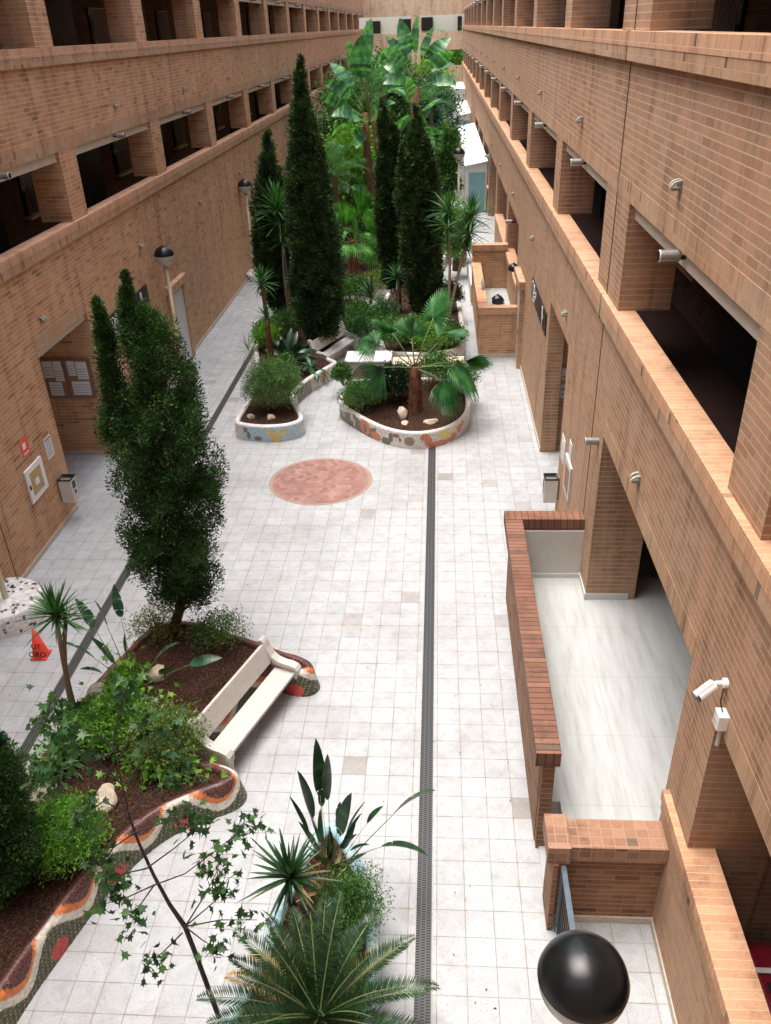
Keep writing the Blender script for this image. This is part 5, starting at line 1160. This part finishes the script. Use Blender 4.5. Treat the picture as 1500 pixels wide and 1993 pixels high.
for i in range(46):
    th = i*2.39996; k = i/46; el_ = .12+1.15*k**1.1; L = 1.22+.25*rg.random()-.15*k
    D = (math.cos(th)*math.cos(el_), math.sin(th)*math.cos(el_), math.sin(el_)); pr = frond((0, 0, .36), D, L, .19, 1.0-.3*k, m, rg, 52); (dp if (k < .22 and i % 2) else gp).append(pr)
m.build('frond_stalks', 'stemgreen', t); V, F = join(gp); fast('fronds', V, F, 'lf_cycad', t); V, F = join(dp); fast('dry_fronds', V, F, 'lf_dry', t)
m = MB(); m.lathe([(.0, -.05), (.17, 0), (.2, .2), (.12, .38), (0, .42)], n=14); m.build('trunk', 'barkred', t, smooth=True)
# ------------------------------------------------------------------ palm planter
b = G(808, 800, .42); t = thing('fan_palm', 'young fan palm with a shaggy brown trunk in the white mosaic planter', 'palm tree', None, tuple(float(v) for v in b)); rg = np.random.default_rng(6); m = MB()
tm = MB(); n = 14; P_ = [(0, 0, -.02), (0, 0, .3), (.01, 0, .7), (.02, 0, 1.1), (.02, 0, 1.35)]; tm.tube(P_, [.2, .19, .17, .17, .12], 12)
for i in range(110):
    th = rg.random()*6.28; z = .1+1.15*rg.random(); r_ = .17; V_, F_ = strap_leaf((r_*math.cos(th), r_*math.sin(th), z), (math.cos(th)*.6, math.sin(th)*.6, .8), .13, .09, .1, 2); tm.add(V_, [tuple(f) for f in F_])
tm.build('trunk', 'barkred', t); fs = []
for (px, py, dy, R, span, td, roll, tilt) in ((850, 600, .3, .9, 4.4, .08, 0, .1), (900, 712, -.5, 1.0, 3.4, .4, .2, 1.0), (925, 700, .1, .75, 2.2, .15, .8, .3), (870, 745, -.8, .9, 2.8, .5, .2, .9), (800, 650, .1, .75, .7, .05, 0, 0), (755, 635, .0, .78, 3.2, .3, -.6, .4), (735, 715, -.4, .8, 2.0, .4, 1.2, .8), (720, 660, .4, .7, 3.4, .4, .5, .6), (880, 640, .6, .7, 3.6, .4, .2, .5), (800, 640, .5, .7, 3.4, .3, -.3, .4)):
    v = WY(px, py, b[1]+dy)-b-np.array([0, 0, 1.3]); ln = np.linalg.norm(v); fs.append(fan_leaf((0, 0, 1.3), v/ln, max(.45, ln*.85), R*1.0, m, rg, span, 38 if span > 1 else 12, td, roll, tilt))
m.build('stalks', 'stemgreen', t, smooth=True); V, F = join(fs); fast('fronds', V, F, 'lf_fan', t)
bush('shrub', 'dark glossy round shrub left of the palm trunk', G(768, 778, .42), (.62, .55, 1.0), 9000, .07, .04, 'lf_dark', seed=11, hollow=.5)
bush('shrub', 'mid green shrub at the left tip of the palm planter', G(700, 795, .42), (.55, .5, .75), 5500, .06, .026, 'lf_mid', seed=12, hollow=.5, droopy=.3)
bush('shrub', 'loose green shrub spilling over the right rim of the palm planter', G(895, 765, .42), (.5, .6, .95), 4500, .06, .026, 'lf_mid', seed=13, hollow=.5, droopy=.3)
# ------------------------------------------------------------------ blue nosed planter plants
bush('shrub', 'clipped ball of fine green leaves in the nose of the blue mosaic planter', G(535, 795, .42), (.76, .72, 1.35), 26000, .036, .026, 'lf_ball', seed=14, hollow=.75, clumps=900, up=0)
b = G(530, 710, .42); yucca('yucca_plant', 'brown stemmed yucca with two small heads behind the round shrub', b, [(WY(508, 545, b[1]), .75, 50, WY(522, 640, b[1])), (WY(518, 612, b[1]-.3), .55, 40, None)], 'lf_yuc', 'barkred', .085)
b = G(565, 640, .42); yucca('yucca_plant', 'tall thin pale stemmed yucca between the two left cypresses', b, [(WY(538, 400, b[1]), 1.2, 80, WY(558, 540, b[1])), (WY(542, 425, b[1]-.1), 1.15, 60, WY(558, 540, b[1])), (WY(548, 465, b[1]-.2), .9, 46, None)], 'lf_yuc', 'barkpale', .06)
b = G(562, 705, .42); L_ = []; rg = np.random.default_rng(9)
for i in range(15): th = i*2.4; e = .35+.9*rg.random(); L_.append(((math.cos(th)*math.cos(e), math.sin(th)*math.cos(e), math.sin(e)), .2+.25*rg.random(), .75, .24, .8))
paddle_plant('broad_leaf_plant', 'broad dark leaved plant behind the round shrub of the blue planter', b, L_, 'lf_strel_d', seed=9)
b = G(605, 722, .42); L_ = []
for i in range(16): th = i*2.4; e = .5+.7*rg.random(); L_.append(((math.cos(th)*math.cos(e), math.sin(th)*math.cos(e), math.sin(e)), .15, .7, .13, 1.6))
paddle_plant('striped_plant', 'arching striped leaved plant at the neck of the blue planter', b, L_, 'lf_strel', seed=10)
b = G(485, 700, .42); V, F = rosette((0, 0, .4), 22, .9, .03, seed=18, droop=.9, low=.1); tt = thing('grass_clump', 'sparse arching grassy clump leaning over the left drain', 'grass clump', None, tuple(float(v) for v in b)); fast('leaves', V, F, 'lf_mid', tt)
# ------------------------------------------------------------------ plants behind the palm planter
for (px, py, hx, hy, L, lab, mt) in ((722, 628, 720, 568, .8, 'dark low yucca left of the twin cypress foot', 'lf_yuc_d'), (778, 625, 772, 535, .7, 'green yucca head in front of the dark cypress cluster', 'lf_yuc'), (748, 640, 740, 598, .5, 'small bright yucca between the two dark ones', 'lf_yuc')):
    b = G(px, py, .42); yucca('yucca_plant', lab, b, [(WY(hx, hy, b[1]), L, 60, None)], mt, 'barkpale', .06)
b = G(862, 672, .42)
yucca('yucca_plant', 'two tall leaning yucca stems on the right walkway side of the cypresses', b, [(WY(872, 405, b[1]+.2), .95, 60, WY(874, 560, b[1])), (WY(872, 432, b[1]+.2), .85, 50, WY(874, 560, b[1])), (WY(873, 465, b[1]+.2), .65, 36, WY(874, 560, b[1])), (WY(918, 415, b[1]-.1), .95, 64, WY(880, 585, b[1])), (WY(914, 445, b[1]-.1), .95, 60, WY(880, 585, b[1])), (WY(908, 478, b[1]-.1), .8, 44, WY(880, 585, b[1]))], 'lf_yuc', 'barkpale', .05)
bush('shrub', 'light green shrub behind the tallest cypress, near the second bench', G(700, 640, .42), (.7, .6, .9), 4500, .09, .04, 'lf_mid', seed=21)
bush('shrub', 'green shrub to the right of the tallest cypress', G(692, 590, .42), (.75, .7, .95), 4500, .09, .04, 'lf_mid', seed=22)
bush('shrub', 'small pale shrub beside the yuccas in the middle', G(740, 560, .42), (.7, .6, .6), 2600, .09, .04, 'lf_olive', seed=23)
b = G(690, 545, .42); t = thing('fan_palm', 'bright lime green fan palm between the dark cypresses', 'palm tree', None, tuple(float(v) for v in b)); rg = np.random.default_rng(16); m = MB(); fs = []
tm = MB(); tm.tube([(0, 0, -.05), (0, 0, .8), (.03, 0, 1.7)], [.22, .19, .16], 10)
for i in range(70):
    th = rg.random()*6.28; z = .1+1.5*rg.random(); V_, F_ = strap_leaf((.18*math.cos(th), .18*math.sin(th), z), (math.cos(th)*.6, math.sin(th)*.6, .8), .2, .12, .1, 2); tm.add(V_, [tuple(f) for f in F_])
tm.build('trunk', 'barkred', t)
for (px, py, dy, R, span, td, roll, tilt) in ((668, 428, 0, 1.25, 2.0, .15, -.5, .3), (690, 480, -.8, 1.1, 2.6, .6, .3, .8), (650, 440, -.3, 1.1, 2.4, .4, -.4, .5), (745, 450, .2, 1.1, 2.2, .4, .4, .5), (705, 405, .1, 1.3, 1.0, .1, 0, 0), (725, 440, -.2, 1.2, 2.4, .3, .4, .5), (690, 440, -.6, 1.1, 3.0, .3, 0, .5), (660, 470, .2, 1.0, 2.6, .5, .6, .8), (730, 480, .3, 1.1, 3, .6, .3, .8)):
    v = WY(px, py, b[1]+dy)-b-np.array([0, 0, 1.6]); ln = np.linalg.norm(v); fs.append(fan_leaf((0, 0, 1.6), v/ln, max(.5, ln*.75), R*.9, m, rg, span*1.3, 34, td, roll, tilt, face=(roll*.5, -.8, .6)))
m.build('stalks', 'stemgreen', t); V, F = join(fs); fast('fronds', V, F, 'lf_fan_b', t)
b = G(740, 545, .42); t = thing('feather_palm', 'olive feathery palm fronds right of the lime fan palm', 'palm tree', None, tuple(float(v) for v in b)); m = MB(); gp = []
for i in range(18): th = i*2.4; e = .5+.7*rg.random(); gp.append(frond((0, 0, .6), (math.cos(th)*math.cos(e), math.sin(th)*math.cos(e), math.sin(e)), 2.3, .45, 1.3, m, rg, 34))
m.build('stalks', 'stemgreen', t); V, F = join(gp); fast('fronds', V, F, 'lf_fan', t)
k = 0
for (px, py, r_, h_, mt, lab) in ((640, 600, .6, .9, 'lf_mid', 'low green shrub at the right foot of the tallest cypress'), (565, 600, .5, .6, 'lf_ivy', 'dark shrub in the soil between the two left cypresses'), (520, 660, .4, .45, 'lf_mid', 'small green shrub at the left rim by the brown stemmed yucca'),
    (850, 600, .45, .7, 'lf_dark', 'dark shrub at the foot of the cypress cluster, by the right walkway'), (700, 655, .5, .5, 'lf_ivy', 'low dark shrub just behind the second bench'), (755, 655, .45, .6, 'lf_mid', 'small shrub behind the mosaic block, left half'), (800, 668, .5, .7, 'lf_olive', 'olive shrub behind the mosaic block, centre'),
    (720, 520, .8, .9, 'lf_mid', 'wide green shrub under the lime fan palm'), (655, 520, .7, .9, 'lf_ivy', 'dark shrub left of the lime fan palm trunk'), (770, 510, .8, 1.0, 'lf_mid', 'green shrub right of the feathery palm'), (640, 480, .8, 1.2, 'lf_bright', 'bright shrub right behind the tallest cypress'), (700, 470, .8, 1.2, 'lf_mid', 'leafy shrub behind the lime fan palm')):
    bush('shrub', lab, G(px, py, .42), (r_, r_, h_*1.3), 3200, .09, .045, mt, seed=70+k, droopy=.1); k += 1
lobed_patch('trailing leaves at the right edge of the distant planter', 860, 640, .45, (.3, .6, .12), 160, .12, 'lf_mid', 91)
for (x, y, r_, h_, mt, lab) in ((-1.6, 27.0, .55, .8, 'lf_mid', 'green shrub over the front rim of the distant planter, left'), (-.3, 26.9, .6, .7, 'lf_bright', 'bright shrub over the front rim of the distant planter, middle'), (.45, 27.3, .45, .6, 'lf_mid', 'small shrub at the front right corner of the distant planter'), (.5, 31.5, .4, .9, 'lf_dark', 'dark shrub along the right rim of the distant planter'), (-1.9, 29.0, .5, .9, 'lf_ivy', 'dark shrub along the left rim of the distant planter'),
    (-5.0, 24.6, .5, .5, 'lf_mid', 'low shrub in the neck of the long white rimmed planter'), (-6.0, 27.3, .45, .7, 'lf_bright', 'bright low shrub along the left rim of the long planter'), (-5.4, 28.3, .6, .8, 'lf_mid', 'green shrub at the foot of the thin yucca'), (-3.0, 24.0, .3, .5, 'lf_mid', 'small shrub at the left back corner of the palm planter'), (-.1, 23.7, .6, .8, 'lf_mid', 'green shrub behind the palm trunk in front of the block')):
    bush('shrub', lab, (x, y, .42), (r_, r_, h_*1.3), 3400, .07, .035, mt, seed=110+k, droopy=.1); k += 1
# banana-like giants
def giant(label, y, trunks, crown, leaves, seed, scale=1.0):
    """trunks: list of pixel polylines; leaves: (px base, py base, px tip, py tip, dy, W, droop)"""
    rg = np.random.default_rng(seed); b0 = WY(*trunks[0][0], y); t = thing('banana_plant', label, 'banana plant', None, (float(b0[0]), y, .42)); b = np.array((b0[0], y, .42)); tm = MB(); m = MB(); parts = []
    for tr in trunks:
        pts = [WY(px, py, y)-b for px, py in tr]; pts[0][2] = min(pts[0][2], -.05); tm.tube(pts, np.linspace(.26, .15, len(pts)), 9)
    tm.build('trunk', 'barkred', t, smooth=True)
    for (bx_, by_, tx, ty, dy, Wd, dr) in leaves:
        p0 = WY(bx_, by_, y)-b; tip = WY(tx, ty, y+dy)-b; v = tip-p0; ln = np.linalg.norm(v); L = min(max(1.3, ln*.62), 2.9); d = v/ln+np.array([0, 0, dr*.3])
        parts.append(paddle_leaf(p0, d, max(.2, ln-L*.93), L, Wd*1.0, dr, m, rg, .1, 12, face=(rg.normal(0, .5), -.6, .7)))
    m.build('stalks', 'stemgreen', t, smooth=True); V, F = join(parts); fast('leaves', V, F, 'lf_ban', t)
giant('tall banana plant with a broad upright leaf left of centre at the back', 44, [[(735, 560), (728, 400), (714, 300), (712, 220)], [(745, 560), (742, 420), (738, 300), (725, 215)]], None,
      [(712, 200, 722, 42, .2, 1.35, .05), (712, 205, 703, 75, -.4, 1.2, .05), (715, 210, 735, 125, -.8, 1.2, .3), (708, 200, 680, 80, .2, .7, .25), (708, 215, 650, 120, .5, .75, .5), (706, 220, 640, 150, -.4, .75, .6), (706, 230, 630, 175, .4, .75, .7), (708, 240, 650, 205, -.8, .8, .9), (712, 245, 690, 215, -1.2, .8, .9), (718, 240, 735, 205, -1.4, .85, 1.0), (716, 215, 760, 135, .8, .8, .5), (718, 220, 775, 160, .3, .8, .7), (708, 250, 640, 245, .2, .7, 1.1), (712, 260, 685, 265, -1.2, .75, 1.1), (720, 230, 760, 185, -.3, .7, .8), (745, 420, 690, 350, -.8, .75, .9), (716, 205, 745, 95, .9, .9, .2)], 41)
giant('tall banana plant with a spread crown and lime spear leaf right of centre', 47, [[(812, 560), (808, 400), (806, 280), (810, 170)], [(800, 560), (798, 420), (802, 300), (806, 180)]], None,
      [(808, 150, 812, 36, 0, .75, .02), (806, 150, 780, 40, .3, .75, .2), (804, 155, 758, 70, .2, .8, .5), (804, 160, 752, 88, -.4, .75, .7), (802, 165, 755, 112, .3, .75, .9), (812, 150, 842, 55, .2, .8, .2), (814, 155, 868, 70, .4, .8, .5), (814, 160, 875, 92, -.3, .8, .6), (814, 165, 880, 112, .3, .75, .8), (815, 175, 885, 145, -.6, .75, .9), (804, 175, 745, 140, -.5, .75, 1.0), (800, 230, 790, 150, -1.0, 1.0, .3), (808, 235, 850, 180, -.6, .8, .8), (806, 240, 835, 225, -1.4, .85, 1.1), (800, 250, 770, 220, -1.2, .85, 1.0), (812, 260, 860, 235, -.3, .8, 1.0), (804, 270, 845, 260, -1.0, .8, 1.1), (800, 200, 770, 165, .5, .8, .8)], 42)
t = thing('dead_leaf', 'yellow withered leaf hanging from the left banana crown', 'leaf', None, (0, 0, 0)); V, F = strap_leaf(WY(740, 218, 42.5), (0, -.1, -1), 1.0, .55, .1, 8, .3, 'paddle', side=(1, 0, 0)); fast('blade', V, F, 'lf_yellow', t); m = MB(); q = WY(740, 218, 42.5); m.tube([tuple(q+[0, 0, .5]), tuple(q)], .02, 5); m.build('stalk', 'stemgreen', t)
# leafy trees of the middle and far court
def leaf_tree(label, x, y, h, rx, rz, n, L, mat, seed, zc=None):
    t = thing('leafy_tree', label, 'tree', None, (x, y, .4)); rg = np.random.default_rng(seed); zc = zc or h-rz; m = MB(); nc = 90
    m.tube([(0, 0, -.1), (.05, 0, zc*.5), (0, .1, zc)], [.16, .12, .06], 8)
    d = unit(rg.normal(size=(nc, 3))); k = .4+.6*rg.random(nc)**.5; C = d*k[:, None]*[rx, rx, rz]*(1+.2*rg.normal(size=(nc, 1)))+[0, 0, zc]
    for i in range(16): e = C[i]; m.tube([(0, 0, zc*.55), tuple(e*.5+[0, 0, zc*.4]), tuple(e)], [.06, .035, .01], 5)
    m.build('trunk', 'bark', t, smooth=True); idx = np.repeat(np.arange(nc), n//nc); P = C[idx]+rg.normal(size=(len(idx), 3))*.32*rx/1.5
    P[:, 2] = np.maximum(P[:, 2], .1)
    V, F = diamond(P, unit(P-[0, 0, zc])+rg.normal(size=P.shape)*.7+[0, 0, -.1], L*(.7+.6*rg.random(len(P))), L*.5); fast('crown', V, F, mat, t)
leaf_tree('leafy tree filling the gap right of the tallest cypress', -4.6, 46, 5.2, 1.8, 2.2, 12000, .2, 'lf_bright', 51)
leaf_tree('green tree behind the left banana plant', -5.4, 54, 6.8, 1.9, 2.4, 12000, .22, 'lf_mid', 52)
leaf_tree('dense dark green tree between the two banana plants', -3.0, 58, 8.0, 1.7, 3.0, 12000, .22, 'lf_ivy', 53)
leaf_tree('dark green tree right of the banana crown, over the right walkway', -.6, 60, 6.8, 1.6, 2.8, 11000, .22, 'lf_strel', 54)
leaf_tree('far green tree before the end block, left side', -5.0, 80, 6.5, 2.2, 2.6, 9000, .3, 'lf_mid', 55)
leaf_tree('far light green tree before the end block, right side', -1.2, 84, 6.6, 1.9, 2.6, 8000, .3, 'lf_bright', 56)
leaf_tree('tall narrow leafy tree beside the nearest right walkway globe lamps', .55, 52, 4.8, .62, 1.9, 7000, .18, 'lf_mid', 57, 2.6)
leaf_tree('low leafy tree on the walkway edge before the white terrace', .75, 38, 3.4, .55, 1.0, 3500, .16, 'lf_bright', 58, 1.6)
bush('shrub', 'green shrub at the foot of the lamp by the white terrace', (.9, 41, 0.4), (.5, 1.2, 1.1), 3000, .13, .06, 'lf_mid', seed=24)
bush('shrub', 'dark shrub far along the left edge of the middle bed', (-5.8, 42, .42), (.9, 1.4, 1.1), 3500, .13, .06, 'lf_mid', seed=25)
b = np.array((1.45, 84, .1)); yucca('yucca_plant', 'small dark yucca silhouetted against the far white walkway', (.9, 72, .1), [((1.0, 72, 4.6), 1.2, 60, None)], 'lf_yuc_d', 'barkpale', .06)
for i, (x, y, h, L) in enumerate(((-4.9, 41, 4.6, 1.8), (-1.6, 42, 5.2, 1.9), (-3.0, 50, 7.4, 2.2), (-.5, 54, 6.6, 2.0), (-5.6, 60, 7.5, 2.2))):
    t = thing('feather_palm', ['arching feathery palm left of the lime fan palm, farther back', 'arching feathery palm behind the right cypresses', 'tall feathery palm between the banana plants', 'feathery palm at the right edge of the far bed', 'far feathery palm by the left wall'][i], 'palm tree', None, (x, y, .4)); m = MB(); m.tube([(0, 0, -.1), (.1, 0, h*.4), (0, 0, h-.9)], [.16, .13, .1], 8); m.build('trunk', 'bark', t); gp = []; m = MB(); rg = np.random.default_rng(200+i)
    for j in range(22): th = j*2.4; e = .15+1.1*rg.random(); gp.append(frond((0, 0, h-1.0), (math.cos(th)*math.cos(e), math.sin(th)*math.cos(e), math.sin(e)), L, .42, 1.3, m, rg, 30))
    m.build('stalks', 'stemgreen', t); V, F = join(gp); F = F; V = V; fast('fronds', V, F, 'lf_fan', t)
leaf_tree('pale green tree beyond the far block seen through its opening', 1.0, 114.5, 9.0, 2.0, 2.0, 6000, .3, 'lf_bright', 59, 6.3)
leaf_tree('second pale green tree beyond the far block, to the left', -5.5, 114.5, 9.0, 1.6, 1.6, 5000, .3, 'lf_bright', 60, 6.2)
# litter
rg = np.random.default_rng(77); P = []
while len(P) < 130:
    x, y = rg.uniform(-8.6, 2.4), rg.uniform(5, 26)
    if (-6.6 < x < -2 and y < 12.3) or (-6.2 < x < -3.3 and y > 20) or (-3.2 < x < 1.1 and y > 20) or (-2.9 < x < -.3 and y < 8.2) or (x > 1.1 and y < 13.8): continue
    P.append((x, y, .008))
P = np.array(P); n = len(P); a = rg.random(n)*6.28; V, F = diamond(P, np.c_[np.cos(a), np.sin(a), np.full(n, .06)], .03+.035*rg.random(n), .018, N=np.tile([0, 0, 1.0], (n, 1))+rg.normal(size=(n, 3))*.1)
tag(fast('fallen_leaves', V, F, 'lf_litter'), 'scattered tiny dry leaves and petals on the court tiles', 'leaf litter', None, 'stuff')
print('objects', len(bpy.data.objects))
